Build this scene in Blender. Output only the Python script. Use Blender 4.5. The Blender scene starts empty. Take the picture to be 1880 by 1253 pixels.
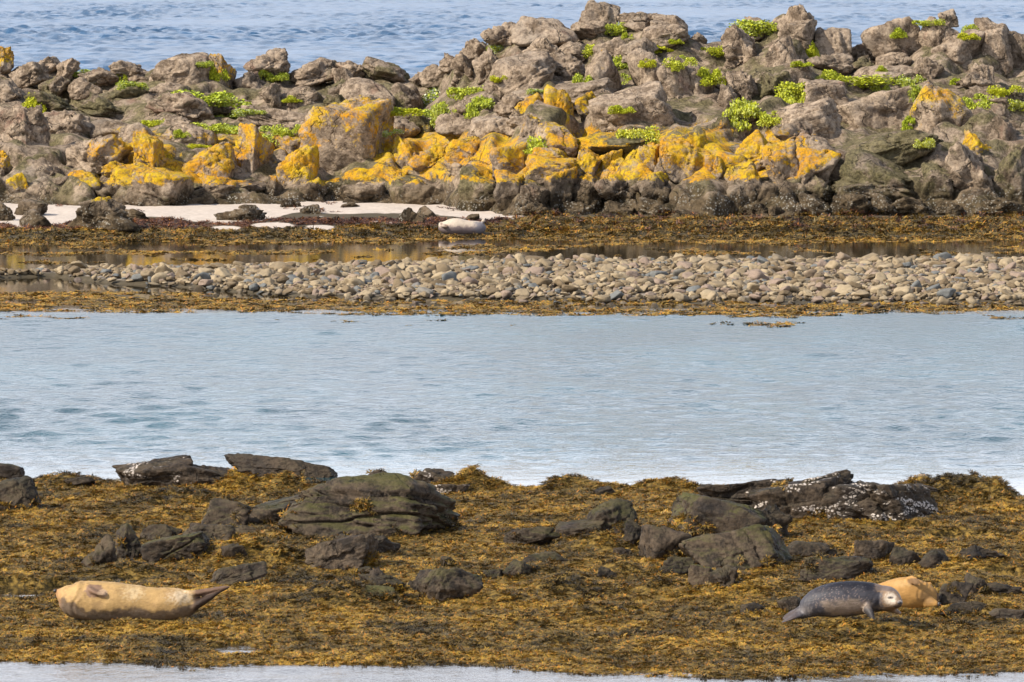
import bpy, bmesh, math, random
import numpy as np
from mathutils import Vector, Matrix

random.seed(7)
S = bpy.context.scene
COL = S.collection

# ------------------------------------------------------------------ camera, sky, sun, exposure
PW, PH = 1880.0, 1253.0          # size of the photograph the layout was measured in
FPX, CAMZ, YHOR = 12000.0, 5.95, -80.0
PITCH = math.atan((PH / 2 - YHOR) / FPX)
cam_d = bpy.data.cameras.new('camera')
cam_d.sensor_width = 36.0
cam_d.lens = FPX / PW * 36.0
cam_d.clip_start, cam_d.clip_end = 1.0, 60000.0
cam = bpy.data.objects.new('camera', cam_d)
COL.objects.link(cam)
cam.location = (0, 0, CAMZ)
cam.rotation_euler = (math.pi / 2 - PITCH, 0, 0)
S.camera = cam

SUN_TO = Vector((-0.68, -0.38, 0.62)).normalized()      # towards the sun: high on the left, a little behind the camera
elev = math.asin(SUN_TO.z)
world = bpy.data.worlds.new('World')
S.world = world
world.use_nodes = True
wn = world.node_tree
bg = wn.nodes['Background']
sky = wn.nodes.new('ShaderNodeTexSky')
sky.sky_type = 'NISHITA'
sky.sun_disc = False
sky.sun_elevation = elev
sky.sun_rotation = math.atan2(SUN_TO.x, SUN_TO.y)
sky.air_density, sky.dust_density, sky.ozone_density = 1.0, 1.0, 1.5
# summer haze: the clear-sky model whitened towards the horizon all round
tc = wn.nodes.new('ShaderNodeTexCoord'); sx_ = wn.nodes.new('ShaderNodeSeparateXYZ'); mr = wn.nodes.new('ShaderNodeMapRange'); mx = wn.nodes.new('ShaderNodeMix')
mr.interpolation_type = 'SMOOTHSTEP'; mx.data_type = 'RGBA'
wn.links.new(tc.outputs['Generated'], sx_.inputs[0]); wn.links.new(sx_.outputs[2], mr.inputs[0])
mr.inputs[1].default_value, mr.inputs[2].default_value, mr.inputs[3].default_value, mr.inputs[4].default_value = 0.05, 0.62, 0.94, 0.06
wn.links.new(mr.outputs[0], mx.inputs[0]); wn.links.new(sky.outputs[0], mx.inputs[6]); mx.inputs[7].default_value = (8.5, 8.8, 9.7, 1)
wn.links.new(mx.outputs[2], bg.inputs[0])
bg.inputs[1].default_value = 0.14
sun_d = bpy.data.lights.new('sun', 'SUN')
sun_d.energy = 5.0
sun_d.angle = math.radians(0.53)
sun_d.color = (1.0, 0.93, 0.82)
sun = bpy.data.objects.new('sun', sun_d)
COL.objects.link(sun)
sun.rotation_euler = (-SUN_TO).to_track_quat('-Z', 'Y').to_euler()
S.view_settings.view_transform = 'Standard'
S.view_settings.look = 'None'
S.view_settings.gamma = 1.0
S.view_settings.exposure = 0.45
S.view_settings.use_curve_mapping = False
S.render.engine = 'CYCLES'
S.cycles.use_denoising = True
S.cycles.max_bounces = 5
S.cycles.diffuse_bounces = 2
S.cycles.glossy_bounces = 3
S.cycles.transparent_max_bounces = 4
S.cycles.sample_clamp_indirect = 4.0

# ------------------------------------------------------------------ measuring helpers
cp, sp = math.cos(PITCH), math.sin(PITCH)
def ray(x, y):
    a = np.asarray(x, float) - PW / 2
    b = PH / 2 - np.asarray(y, float)
    return a, b * sp + FPX * cp, b * cp - FPX * sp
def at_depth(x, y, Y):
    dx, dy, dz = ray(x, y); s = Y / dy
    return dx * s, Y + 0 * dx, CAMZ + dz * s
def at_height(x, y, z):
    dx, dy, dz = ray(x, y); s = (z - CAMZ) / dz
    return dx * s, dy * s, z + 0 * dx
def to_px(X, Y, Z):
    zc = Y * cp - (Z - CAMZ) * sp
    return PW / 2 + FPX * X / zc, PH / 2 - FPX * (Y * sp + (Z - CAMZ) * cp) / zc
CROP = {1: (0, 60, 2.914), 2: (620, 0, 2.914), 3: (1240, 0, 2.914), 6: (0, 820, 2.894), 7: (620, 820, 2.894), 8: (1240, 820, 2.894)}
def cpx(c, u, v):
    x0, y0, s = CROP[c]
    return x0 + u / s, y0 + v / s
def ground_hit(fn, x, y, ya, yb):
    """first place where the line of sight through (x, y) meets the ground fn(X, Y)"""
    Yq = np.linspace(ya, yb, 900); X, _, Z = at_depth(x, y, Yq)
    g = np.maximum(fn(X, Yq), 0.0); i = int(np.argmax(Z <= g)) if (Z <= g).any() else 899
    return float(X[i]), float(Yq[i]), float(g[i])
def sstep(a, b, x):
    t = np.clip((x - a) / (b - a), 0, 1)
    return t * t * (3 - 2 * t)

# ------------------------------------------------------------------ noise
_r = np.random.default_rng(3)
_perm = np.concatenate([_r.permutation(256)] * 3)
_grad = _r.normal(size=(256, 3)); _grad /= np.linalg.norm(_grad, axis=1)[:, None]
def perlin(p):
    i = np.floor(p).astype(int); f = p - i; i &= 255
    w = f * f * f * (f * (f * 6 - 15) + 10)
    out = 0
    for cx in (0, 1):
        for cy in (0, 1):
            for cz in (0, 1):
                h = _perm[_perm[_perm[(i[:, 0] + cx) & 255] + ((i[:, 1] + cy) & 255)] + ((i[:, 2] + cz) & 255)]
                g = _grad[h]
                d = g[:, 0] * (f[:, 0] - cx) + g[:, 1] * (f[:, 1] - cy) + g[:, 2] * (f[:, 2] - cz)
                k = (w[:, 0] if cx else 1 - w[:, 0]) * (w[:, 1] if cy else 1 - w[:, 1]) * (w[:, 2] if cz else 1 - w[:, 2])
                out = out + k * d
    return out * 1.6
def fbm(p, octv=4, gain=0.5):
    p = np.asarray(p, float); s = 0; a = 1.0
    for k in range(octv):
        s = s + a * perlin(p * 2.03 ** k + 17.3 * k); a *= gain
    return s
def ridged(p, octv=4, gain=0.5):
    p = np.asarray(p, float); s = 0; a = 1.0
    for k in range(octv):
        s = s + a * (1 - 2 * np.abs(perlin(p * 2.03 ** k + 9.1 * k))); a *= gain
    return s
_ws = _r.random((256, 4))
def worley(p):
    i = np.floor(p).astype(int); f = p - i
    d1 = np.full(len(p), 9.0); d2 = d1.copy(); cid = np.zeros(len(p), int); vec = np.zeros((len(p), 3))
    for cx in (-1, 0, 1):
        for cy in (-1, 0, 1):
            for cz in (-1, 0, 1):
                h = _perm[_perm[_perm[(i[:, 0] + cx) & 255] + ((i[:, 1] + cy) & 255)] + ((i[:, 2] + cz) & 255)]
                q = _ws[h, :3] + np.array([cx, cy, cz]) - f
                d = np.sqrt((q * q).sum(1))
                near = d < d1
                d2 = np.where(near, d1, np.minimum(d2, d)); cid = np.where(near, h, cid); vec = np.where(near[:, None], q, vec); d1 = np.where(near, d, d1)
    return d1, d2, _ws[cid], vec
def facet(p, slope):
    """broken faces: every cell is a plane tilted its own way"""
    d1, d2, c, v = worley(p)
    return (v * (c[:, :3] - .5)).sum(1) * slope + (c[:, 3] - .5) * .35, d2 - d1

# ------------------------------------------------------------------ object helpers
def tag(o, label=None, cat=None, group=None, kind=None):
    if label: o['label'] = label
    if cat: o['category'] = cat
    if group: o['group'] = group
    if kind: o['kind'] = kind
    return o
def link(name, mesh, mat=None, parent=None):
    o = bpy.data.objects.new(name, mesh)
    COL.objects.link(o)
    if mat and not mesh.materials: mesh.materials.append(mat)
    if parent: o.parent = parent
    return o
def mesh_np(name, v, faces, smooth=True):
    """verts (n,3) array, faces (m,k) int array -> mesh"""
    me = bpy.data.meshes.new(name)
    v = np.ascontiguousarray(v, np.float32); faces = np.ascontiguousarray(faces, np.int32)
    m, k = faces.shape
    me.vertices.add(len(v)); me.vertices.foreach_set('co', v.ravel())
    me.loops.add(m * k); me.loops.foreach_set('vertex_index', faces.ravel())
    me.polygons.add(m)
    me.polygons.foreach_set('loop_start', np.arange(0, m * k, k, dtype=np.int32))
    me.polygons.foreach_set('loop_total', np.full(m, k, np.int32))
    me.update(calc_edges=True)
    if smooth: me.polygons.foreach_set('use_smooth', np.ones(m, bool))
    me.validate()
    return me
def grid_faces(nr, nc):
    i = np.arange(nr * nc).reshape(nr, nc)
    return np.stack([i[:-1, :-1], i[:-1, 1:], i[1:, 1:], i[1:, :-1]], -1).reshape(-1, 4)
def add_attr(me, name, arr, typ='FLOAT'):
    a = me.attributes.new(name, typ, 'POINT')
    a.data.foreach_set({'FLOAT': 'value', 'INT': 'value', 'FLOAT_VECTOR': 'vector', 'FLOAT_COLOR': 'color'}[typ], np.ascontiguousarray(arr, np.int32 if typ == 'INT' else np.float32).ravel())

# ------------------------------------------------------------------ shader helpers
class NT:
    def __init__(s, name):
        s.m = bpy.data.materials.new(name); s.m.use_nodes = True
        s.t = s.m.node_tree; s.b = s.t.nodes['Principled BSDF']
    def node(s, typ, ins=(), **props):
        n = s.t.nodes.new(typ)
        for k, v in props.items(): setattr(n, k, v)
        for k, v in dict(ins).items():
            s.put(n.inputs[k], v)
        return n
    def put(s, sock, v):
        if isinstance(v, bpy.types.NodeSocket): s.t.links.new(v, sock)
        else:
            if hasattr(sock.default_value, '__len__') and not hasattr(v, '__len__'): v = (v,) * len(sock.default_value)
            if hasattr(v, '__len__') and len(sock.default_value) == 4 and len(v) == 3: v = tuple(v) + (1,)
            sock.default_value = v
    def m_(s, op, a, b=0.0, c=0.0):
        n = s.t.nodes.new('ShaderNodeMath'); n.operation = op
        for i, v in enumerate((a, b, c)): s.put(n.inputs[i], v)
        return n.outputs[0]
    def add(s, a, b): return s.m_('ADD', a, b)
    def mul(s, a, b): return s.m_('MULTIPLY', a, b)
    def mix(s, f, a, b):
        n = s.t.nodes.new('ShaderNodeMix'); n.data_type = 'RGBA'; n.clamp_factor = True
        s.put(n.inputs[0], f); s.put(n.inputs[6], a); s.put(n.inputs[7], b)
        return n.outputs[2]
    def scale_col(s, c, f):
        n = s.t.nodes.new('ShaderNodeVectorMath'); n.operation = 'SCALE'
        s.put(n.inputs[0], c); s.put(n.inputs['Scale'], f)
        return n.outputs[0]
    def ss(s, a, b, x):
        n = s.t.nodes.new('ShaderNodeMapRange'); n.interpolation_type = 'SMOOTHSTEP'
        s.put(n.inputs[0], x); s.put(n.inputs[1], a); s.put(n.inputs[2], b); n.inputs[3].default_value = 0; n.inputs[4].default_value = 1
        return n.outputs[0]
    def noise(s, vec, scale, detail=5.0, rough=0.55, dist=0.0):
        return s.node('ShaderNodeTexNoise', {'Vector': vec, 'Scale': scale, 'Detail': detail, 'Roughness': rough, 'Distortion': dist}).outputs[0]
    def vor(s, vec, scale, feature='F1'):
        return s.node('ShaderNodeTexVoronoi', {'Vector': vec, 'Scale': scale}, feature=feature)
    def pos(s): 
        if not hasattr(s, '_g'): s._g = s.t.nodes.new('ShaderNodeNewGeometry')
        return s._g.outputs['Position']
    def geo(s, k): s.pos(); return s._g.outputs[k]
    def xyz(s, v):
        n = s.node('ShaderNodeSeparateXYZ', {0: v}); return n.outputs
    def vmul(s, v, k):
        n = s.t.nodes.new('ShaderNodeVectorMath'); n.operation = 'MULTIPLY'; s.put(n.inputs[0], v); n.inputs[1].default_value = k
        return n.outputs[0]
    def warp(s, v, scale, amt):
        nz = s.node('ShaderNodeTexNoise', {'Vector': v, 'Scale': scale, 'Detail': 4.0}).outputs[1]
        n = s.t.nodes.new('ShaderNodeVectorMath'); n.operation = 'MULTIPLY_ADD'
        s.put(n.inputs[0], nz); n.inputs[1].default_value = (amt,) * 3; s.put(n.inputs[2], v)
        return n.outputs[0]
    def cracks(s, v, scale, width):
        return s.ss(0.0, width, s.vor(v, scale, 'DISTANCE_TO_EDGE').outputs[0])
    def bump(s, h, strength, dist, prev=None):
        n = s.node('ShaderNodeBump', {'Strength': strength, 'Distance': dist, 'Height': h})
        if prev: s.t.links.new(prev, n.inputs['Normal'])
        return n.outputs[0]
    def attr(s, name, typ='GEOMETRY'):
        return s.node('ShaderNodeAttribute', attribute_name=name, attribute_type=typ).outputs
    def out(s, color, rough=0.9, normal=None, spec=0.2, **kw):
        s.put(s.b.inputs['Base Color'], color); s.put(s.b.inputs['Roughness'], rough)
        s.put(s.b.inputs['Specular IOR Level'], spec)
        if normal: s.put(s.b.inputs['Normal'], normal)
        for k, v in kw.items(): s.put(s.b.inputs[k], v)
        return s.m

def mat_ridge():
    n = NT('ridge_rock')
    P = n.pos(); z = n.xyz(P)[2]; nz = n.xyz(n.geo('Normal'))[2]
    zz = n.m_('SUBTRACT', z, n.m_('MULTIPLY_ADD', n.ss(-4.0, 3.0, n.xyz(P)[0]), 0.22, 0.60))     # height over the splash line
    oi = n.t.nodes.new('ShaderNodeObjectInfo')
    oc = n.node('ShaderNodeSeparateColor', {0: oi.outputs['Color']}).outputs
    R, G, B, A = oc[0], oc[1], oc[2], oi.outputs['Alpha']
    big = n.noise(P, 0.8, 4); mid = n.noise(P, 3.2, 7, 0.68); fine = n.noise(P, 14.0, 6, 0.7)
    tex = n.add(n.mul(mid, 0.6), n.mul(fine, 0.4))
    c = n.mix(n.ss(0.40, 0.60, tex), (0.140, 0.100, 0.067), (0.425, 0.322, 0.226))
    c = n.mix(n.mul(n.ss(0.55, 0.75, big), 0.45), c, (0.25, 0.215, 0.175))
    c = n.mix(n.mul(n.ss(0.60, 0.72, n.noise(P, 1.1, 5, 0.6, 0.4)), 0.55), c, (0.27, 0.15, 0.105))
    c = n.scale_col(c, n.add(n.mul(B, 1.0), 0.15))
    # dark organic film in the damp hollows
    film = n.ss(0.485, 0.60, n.add(n.noise(P, 1.4, 7, 0.65), n.mul(n.add(G, -0.5), 0.42)))
    c = n.mix(n.mul(film, 0.72), c, n.mix(n.ss(0.35, 0.65, fine), (0.048, 0.043, 0.017), (0.165, 0.145, 0.058)))
    # orange lichen
    ln = n.add(n.mul(n.noise(P, 1.9, 9, 0.70, 0.5), 0.60), n.mul(n.noise(P, 13.0, 6, 0.75), 0.40))
    band = n.mul(n.mul(n.ss(-0.05, 0.3, zz), n.ss(1.7, 1.0, zz)), n.ss(0.34, 0.48, n.noise(P, 0.55, 3)))
    band = n.mul(band, n.mul(n.ss(-10.8, -9.0, n.xyz(P)[0]), n.ss(8.2, 5.6, n.xyz(P)[0])))
    R = n.m_('MAXIMUM', R, n.mul(band, 0.84))
    th = n.add(n.m_('MULTIPLY_ADD', R, -0.335, 0.69), n.mul(n.ss(0.1, -0.6, nz), 0.12))
    th = n.add(th, n.mul(n.ss(0.25, -0.2, n.add(zz, n.mul(n.add(mid, -0.5), 1.0))), 0.6))
    oz = n.xyz(n.t.nodes.new('ShaderNodeTexCoord').outputs['Object'])[2]
    th = n.add(th, n.mul(n.ss(0.35, -0.8, oz), 0.20))
    lm = n.ss(th, n.add(th, 0.07), ln)
    lm = n.mul(lm, n.m_('MULTIPLY_ADD', n.ss(0.40, 0.50, n.noise(P, 5.0, 8, 0.75)), 0.60, 0.40))
    lcol = n.mix(n.ss(0.35, 0.65, n.noise(P, 1.7, 5, 0.6)), (0.66, 0.30, 0.004), (0.64, 0.42, 0.008))
    lcol = n.mix(n.mul(n.ss(0.45, 0.62, n.noise(P, 17.0, 5, 0.75)), 0.70), lcol, (0.25, 0.16, 0.05))
    # splash zone: dark with grey barnacles
    sz = n.ss(0.30, -0.25, n.add(zz, n.mul(n.add(big, -0.5), 1.2)))
    c = n.mix(n.mul(sz, 0.88), c, n.mix(n.ss(0.4, 0.6, mid), (0.026, 0.018, 0.009), (0.115, 0.080, 0.042)))
    bz = n.mul(n.mul(sz, n.ss(0.42, 0.62, n.noise(P, 1.9, 6, 0.6))), n.ss(0.45, 0.2, n.vor(P, 16.0).outputs[0]))
    c = n.mix(n.mul(bz, 0.8), c, (0.36, 0.33, 0.27))
    c = n.mix(n.mul(lm, 0.93), c, lcol)
    W_ = n.vmul(n.warp(P, 1.8, 1.1), (1.0, 1.0, 0.55))
    some = n.ss(0.42, 0.58, n.noise(P, 1.1, 3))
    ck = n.m_('SUBTRACT', 1.0, n.mul(n.m_('SUBTRACT', 1.0, n.cracks(W_, 1.0, 0.028)), some))
    c = n.mix(n.mul(n.m_('SUBTRACT', 1.0, ck), 0.35), c, (0.060, 0.048, 0.030))
    h = n.add(n.mul(n.noise(P, 4.5, 10, 0.72, 0.3), 0.6), n.mul(n.noise(P, 22.0, 6, 0.7), 0.18))
    h = n.add(h, n.mul(ck, 0.35))
    return n.out(c, 0.92, n.bump(h, 0.9, 0.26), 0.15)

def mat_shore():
    n = NT('shore_rock')
    P = n.pos(); nz = n.xyz(n.geo('Normal'))[2]
    oi = n.t.nodes.new('ShaderNodeObjectInfo')
    oc = n.node('ShaderNodeSeparateColor', {0: oi.outputs['Color']}).outputs
    R, G, B = oc[0], oc[1], oc[2]
    mid = n.noise(P, 5.0, 8, 0.66); fine = n.noise(P, 30.0, 6, 0.7); big = n.noise(P, 1.6, 4)
    tex = n.add(n.mul(mid, 0.6), n.mul(fine, 0.4))
    c = n.mix(n.ss(0.40, 0.60, tex), (0.014, 0.0098, 0.0064), (0.074, 0.052, 0.033))
    c = n.mix(n.mul(n.ss(0.5, 0.65, big), 0.5), c, (0.024, 0.020, 0.018))
    c = n.scale_col(c, n.add(n.mul(B, 1.0), 0.35))
    up = n.ss(0.15, 0.85, n.add(nz, n.mul(n.add(mid, -0.5), 1.2)))
    c = n.mix(n.mul(n.mul(up, G), n.ss(0.35, 0.6, n.noise(P, 3.0, 6))), c, n.mix(fine, (0.034, 0.034, 0.008), (0.110, 0.102, 0.024)))
    # barnacle crusts, in streaks along the bedding
    st = n.noise(n.vmul(P, (2.2, 2.2, 6.5)), 1.0, 6, 0.62, 0.8)
    th = n.m_('MULTIPLY_ADD', R, -0.32, 0.76)
    bm = n.mul(n.ss(th, n.add(th, 0.06), st), n.ss(0.62, 0.35, n.vor(P, 34.0).outputs[0]))
    c = n.mix(n.mul(n.mul(bm, n.ss(0.02, 0.1, R)), 0.92), c, n.mix(fine, (0.42, 0.34, 0.27), (0.70, 0.62, 0.54)))
    W_ = n.vmul(n.warp(P, 3.5, 0.55), (1.0, 1.0, 0.6))
    some = n.ss(0.45, 0.6, n.noise(P, 2.2, 3))
    ck = n.m_('SUBTRACT', 1.0, n.mul(n.m_('SUBTRACT', 1.0, n.cracks(W_, 1.9, 0.02)), some))
    c = n.mix(n.mul(n.m_('SUBTRACT', 1.0, ck), 0.6), c, (0.012, 0.010, 0.008))
    h = n.add(n.mul(n.noise(P, 8.0, 10, 0.70, 0.3), 0.55), n.mul(n.noise(P, 45.0, 5, 0.7), 0.18))
    h = n.add(h, n.mul(ck, 0.35))
    return n.out(c, n.m_('MULTIPLY_ADD', mid, 0.4, 0.42), n.bump(h, 0.8, 0.07), 0.18)

def mat_cobble():
    n = NT('cobble_stone')
    P = n.pos(); oi = n.t.nodes.new('ShaderNodeObjectInfo'); rn = oi.outputs['Random']
    z = n.xyz(P)[2]
    mid = n.noise(P, 14.0, 6, 0.65)
    c = n.mix(n.ss(0.0, 1.0, rn), (0.145, 0.103, 0.058), (0.325, 0.250, 0.154))
    c = n.mix(n.ss(0.80, 0.90, n.m_('FRACT', n.mul(rn, 7.31))), c, (0.24, 0.175, 0.13))
    c = n.mix(n.ss(0.88, 0.95, n.m_('FRACT', n.mul(rn, 13.7))), c, (0.14, 0.14, 0.13))
    c = n.scale_col(c, n.m_('MULTIPLY_ADD', mid, 0.8, 0.58))
    wet = n.ss(0.09, 0.02, n.add(z, n.mul(n.add(n.noise(P, 1.5, 3), -0.5), 0.10)))
    c = n.mix(n.mul(wet, 0.8), c, n.scale_col(c, 0.30))
    return n.out(c, n.m_('MULTIPLY_ADD', wet, -0.4, 0.9), n.bump(n.noise(P, 30.0, 6, 0.7), 0.5, 0.03), 0.25)

def mat_sand():
    n = NT('sand_and_mud')
    P = n.pos(); s = n.attr('sand')['Fac']; z = n.xyz(P)[2]
    fine = n.noise(P, 9.0, 6, 0.7); big = n.noise(P, 0.7, 5)
    sc = n.mix(n.ss(0.3, 0.7, fine), (0.43, 0.355, 0.285), (0.55, 0.465, 0.385))
    sc = n.mix(n.mul(n.ss(0.58, 0.70, n.noise(n.vmul(P, (1, 0.35, 1)), 1.8, 6)), 0.35), sc, (0.40, 0.32, 0.25))
    mud = n.mix(fine, (0.035, 0.027, 0.015), (0.115, 0.09, 0.055))
    mud = n.mix(n.ss(0.5, 0.51, n.attr('film')['Fac']), mud, n.mix(n.ss(0.4, 0.6, n.noise(P, 22.0, 5, 0.7)), (0.045, 0.030, 0.009), (0.20, 0.125, 0.028)))
    c = n.mix(n.ss(0.35, 0.65, n.add(s, n.mul(n.add(fine, -0.5), 0.4))), mud, sc)
    return n.out(c, 0.92, n.bump(fine, 0.35, 0.06), 0.2)

def mat_weed(name, dark, mid_, gold, bias=0.0):
    n = NT(name)
    P = n.pos(); isl = n.geo('Random Per Island'); tint = n.attr('tint', 'INSTANCER')['Fac']
    tip = n.attr('tip')['Fac']
    patch = n.add(n.mul(n.add(n.noise(P, 0.9, 5, 0.65), -0.5), 1.8), 0.5)
    k = n.add(n.add(n.mul(isl, 0.34), n.mul(tint, 0.40)), n.add(n.mul(patch, 0.85), n.mul(tip, 0.22)))
    k = n.add(k, bias - 0.43)
    c = n.mix(n.ss(0.15, 0.5, k), dark, mid_)
    c = n.mix(n.ss(0.45, 0.85, k), c, gold)
    c = n.mix(n.mul(n.ss(0.9, 0.97, isl), n.ss(0.4, 0.7, k)), c, (0.46, 0.17, 0.02))
    m = n.out(c, 0.55, None, 0.3)
    n.put(n.b.inputs['Subsurface Weight'], 0.0)
    return m

def mat_leaf():
    n = NT('plant_leaf')
    oi = n.t.nodes.new('ShaderNodeObjectInfo')
    oc = n.node('ShaderNodeSeparateColor', {0: oi.outputs['Color']}).outputs
    isl = n.geo('Random Per Island')
    c = n.mix(isl, (0.15, 0.22, 0.015), (0.50, 0.56, 0.035))
    c = n.mix(n.mul(oc[0], n.m_('MULTIPLY_ADD', isl, 0.5, 0.5)), c, (0.58, 0.54, 0.015))     # yellower tufts
    c = n.mix(n.mul(oc[1], n.ss(0.45, 0.75, n.m_('FRACT', n.mul(isl, 5.7)))), c, (0.68, 0.72, 0.52))    # white flower heads
    return n.out(c, 0.6, None, 0.25)

def mat_water(name, deep, bump_scale, bump_d, rough=0.03, stretch=(1, 0.45, 1), calm=None):
    n = NT(name)
    P = n.pos()
    h = n.add(n.noise(n.vmul(P, stretch), bump_scale, 4, 0.6, 0.3), n.mul(n.noise(n.vmul(P, stretch), bump_scale * 3.1, 3, 0.6), 0.35))
    if calm:      # sheltered water behind the stone bar and close to the near shore
        y_ = n.xyz(P)[1]
        open_ = n.mul(n.ss(calm[1] + 3, calm[1], y_), n.ss(calm[0], calm[0] + 10, y_))
        h = n.mul(h, n.add(n.mul(open_, 0.98), 0.02))
        front = n.mul(n.ss(58.0, 55.0, y_), 0.55)
        h = n.mul(h, n.m_('MULTIPLY_ADD', front, 24.0, 1.0))
        rough = n.add(n.m_('MULTIPLY_ADD', open_, rough - 0.025, 0.025), n.mul(n.mul(open_, n.ss(80.0, 104.0, y_)), 0.06))
        rough = n.add(rough, n.mul(front, 0.24))
    patch = n.noise(n.vmul(P, (0.35, 0.12, 0.35)), 1.0, 4, 0.6)
    c = n.mix(n.ss(0.4, 0.65, patch), deep, tuple(v * 1.5 for v in deep))
    if calm:      # shallows: brown weed shows through
        c = n.mix(n.add(n.ss(calm[1], calm[1] + 3, y_), n.ss(75.0, 72.0, y_)), c, (0.040, 0.029, 0.014))
    m = n.out(c, rough, n.bump(h, 1.0, bump_d), 0.5)
    n.put(n.b.inputs['IOR'], 1.333)
    return m

M_RIDGE, M_SHORE, M_COB, M_SAND, M_LEAF = mat_ridge(), mat_shore(), mat_cobble(), mat_sand(), mat_leaf()
M_WEED = mat_weed('rockweed', (0.060, 0.042, 0.012), (0.155, 0.100, 0.022), (0.43, 0.250, 0.028))
M_WEED_DARK = mat_weed('dark_rockweed', (0.022, 0.016, 0.006), (0.078, 0.052, 0.014), (0.28, 0.165, 0.018), -0.02)
M_WEED_RED = mat_weed('red_wrack', (0.020, 0.008, 0.006), (0.075, 0.030, 0.020), (0.16, 0.075, 0.040))
M_WATER = mat_water('channel_water', (0.012, 0.050, 0.062), 4.6, 0.060, 0.15, stretch=(1, .7, 1), calm=(72.0, 108.0))
M_SEA = mat_water('open_sea_water', (0.014, 0.060, 0.125), 1.2, 0.13, 0.28)
# ------------------------------------------------------------------ water
def waves(X, Y, lam, amp, n, spread, seed, main=math.pi / 2):
    r = np.random.default_rng(seed); z = np.zeros_like(X)
    for k in range(n):
        L = math.exp(r.uniform(math.log(lam[0]), math.log(lam[1])))
        a = main + r.normal() * spread
        ph = r.uniform(0, 6.28)
        q = 2 * math.pi / L * (X * math.cos(a) + Y * math.sin(a)) + ph
        z += amp * (L / lam[1]) * (np.sin(q) + 0.25 * np.sin(2 * q + 0.5))
    return z / math.sqrt(n)
def water_sheet(name, y0, y1, ratio, ncol, half, fn, mat, label):
    rows = int(math.log(y1 / y0) / ratio)
    Y = y0 * np.exp(np.arange(rows) * ratio)
    xn = np.linspace(-1, 1, ncol)
    X = xn[None, :] * half * Y[:, None]; YY = np.repeat(Y[:, None], ncol, 1)
    Z = fn(X, YY)
    o = link(name, mesh_np(name, np.stack([X, YY, Z], -1).reshape(-1, 3), grid_faces(rows, ncol)), mat)
    return tag(o, label, None, None, 'structure')
def channel_fn(X, Y):
    p = np.stack([X.ravel() * 0.22, Y.ravel() * 0.10, 0 * X.ravel()], 1)
    gust = np.clip(1.0 + 0.6 * fbm(p, 3).reshape(X.shape), 0.5, 1.6)
    calm = sstep(73.5, 79, Y) * (1 + .7 * sstep(100, 84, Y)) + 0.10 + 0.5 * sstep(58, 55, Y)
    calm = calm * (1 - 0.985 * sstep(107, 111, Y))
    z = waves(X, Y, (0.40, 1.2), 0.0105, 44, 0.9, 5)
    return z * calm * gust
def sea_fn(X, Y):
    p = np.stack([X.ravel() * 0.035, Y.ravel() * 0.009, 0 * X.ravel()], 1)
    gust = np.clip(0.9 + 0.9 * fbm(p, 4).reshape(X.shape), 0.25, 1.9)
    return (waves(X, Y, (1.0, 5.0), 0.21, 46, 0.8, 8)) * gust - 0.02
water_sheet('channel_water', 44, 152, 0.0017, 330, 0.10, channel_fn, M_WATER, 'calm pale blue channel between the two shores')
water_sheet('open_sea', 230, 1150, 0.0020, 400, 0.10, sea_fn, M_SEA, 'open blue sea rippled by wind behind the rocky ridge')
sv = [(-30000, -300, -0.9), (30000, -300, -0.9), (30000, 45000, -0.9), (-30000, 45000, -0.9)]
tag(link('sea', mesh_np('sea', np.array(sv), np.array([[0, 1, 2, 3]])), M_SEA), 'sea reaching away to the horizon', None, None, 'structure')

# ------------------------------------------------------------------ near shore ground
_nb = np.array([[-200, 872], [0, 876], [120, 882], [210, 884], [420, 886], [640, 886], [720, 884], [830, 890], [925, 896], [1000, 899], [1040, 896], [1280, 897], [1500, 900], [1700, 900], [1800, 902], [1850, 916], [1900, 925], [2100, 940]], float)
_nf = np.array([[-200, 1200], [0, 1207], [250, 1213], [640, 1216], [1000, 1222], [1300, 1236], [1480, 1243], [1620, 1236], [1880, 1229], [2100, 1226]], float)
_, NBY, _ = at_height(_nb[:, 0], _nb[:, 1], 0.20); NBX = at_height(_nb[:, 0], _nb[:, 1], 0.20)[0]
_, NFY, _ = at_height(_nf[:, 0], _nf[:, 1], 0.0); NFX = at_height(_nf[:, 0], _nf[:, 1], 0.0)[0]
HUMP = [  # px x, px y of the crown, half width px, height m   (weed-covered stones under the carpet)
    (872, 872, 55, .19), (1000, 893, 60, .08), (1080, 884, 60, .12), (1225, 878, 70, .16), (1770, 890, 90, .22), (1690, 900, 60, .10), (1840, 915, 50, .08),
    (110, 888, 70, .08), (330, 905, 60, .13), (440, 885, 70, .14), (520, 890, 60, .14), (640, 945, 55, .16), (700, 890, 40, .08), (480, 1000, 95, .17), (640, 1060, 80, .18),
    (780, 1040, 60, .10), (1000, 1030, 70, .12), (1040, 1050, 70, .13), (1110, 985, 60, .14), (1140, 1030, 60, .10), (1090, 1095, 60, .10), (1230, 1060, 60, .10), (1390, 1060, 90, .13),
    (1480, 1090, 110, .10), (1640, 1045, 70, .12), (1790, 1015, 90, .10), (1820, 1090, 60, .14), (1570, 1128, 75, .11), (1660, 1130, 50, .06), (1040, 1150, 55, .07), (250, 1030, 60, .10), (900, 1080, 60, .07), (300, 945, 90, .06)]
HB = []
for hx, hy, hw, hh in HUMP:
    X, Y, _ = at_height(hx, hy, 0.12 + hh)
    HB.append((float(X), float(Y) + 0.2, hw * float(Y) / FPX, hh))
PUD = [(25, 1086, 70, 13), (100, 1080, 26, 8), (432, 1189, 50, 10), (1160, 1125, 40, 9), (1660, 984, 80, 6), (1750, 999, 70, 6), (1845, 1063, 36, 6)]
PB = []
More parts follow.
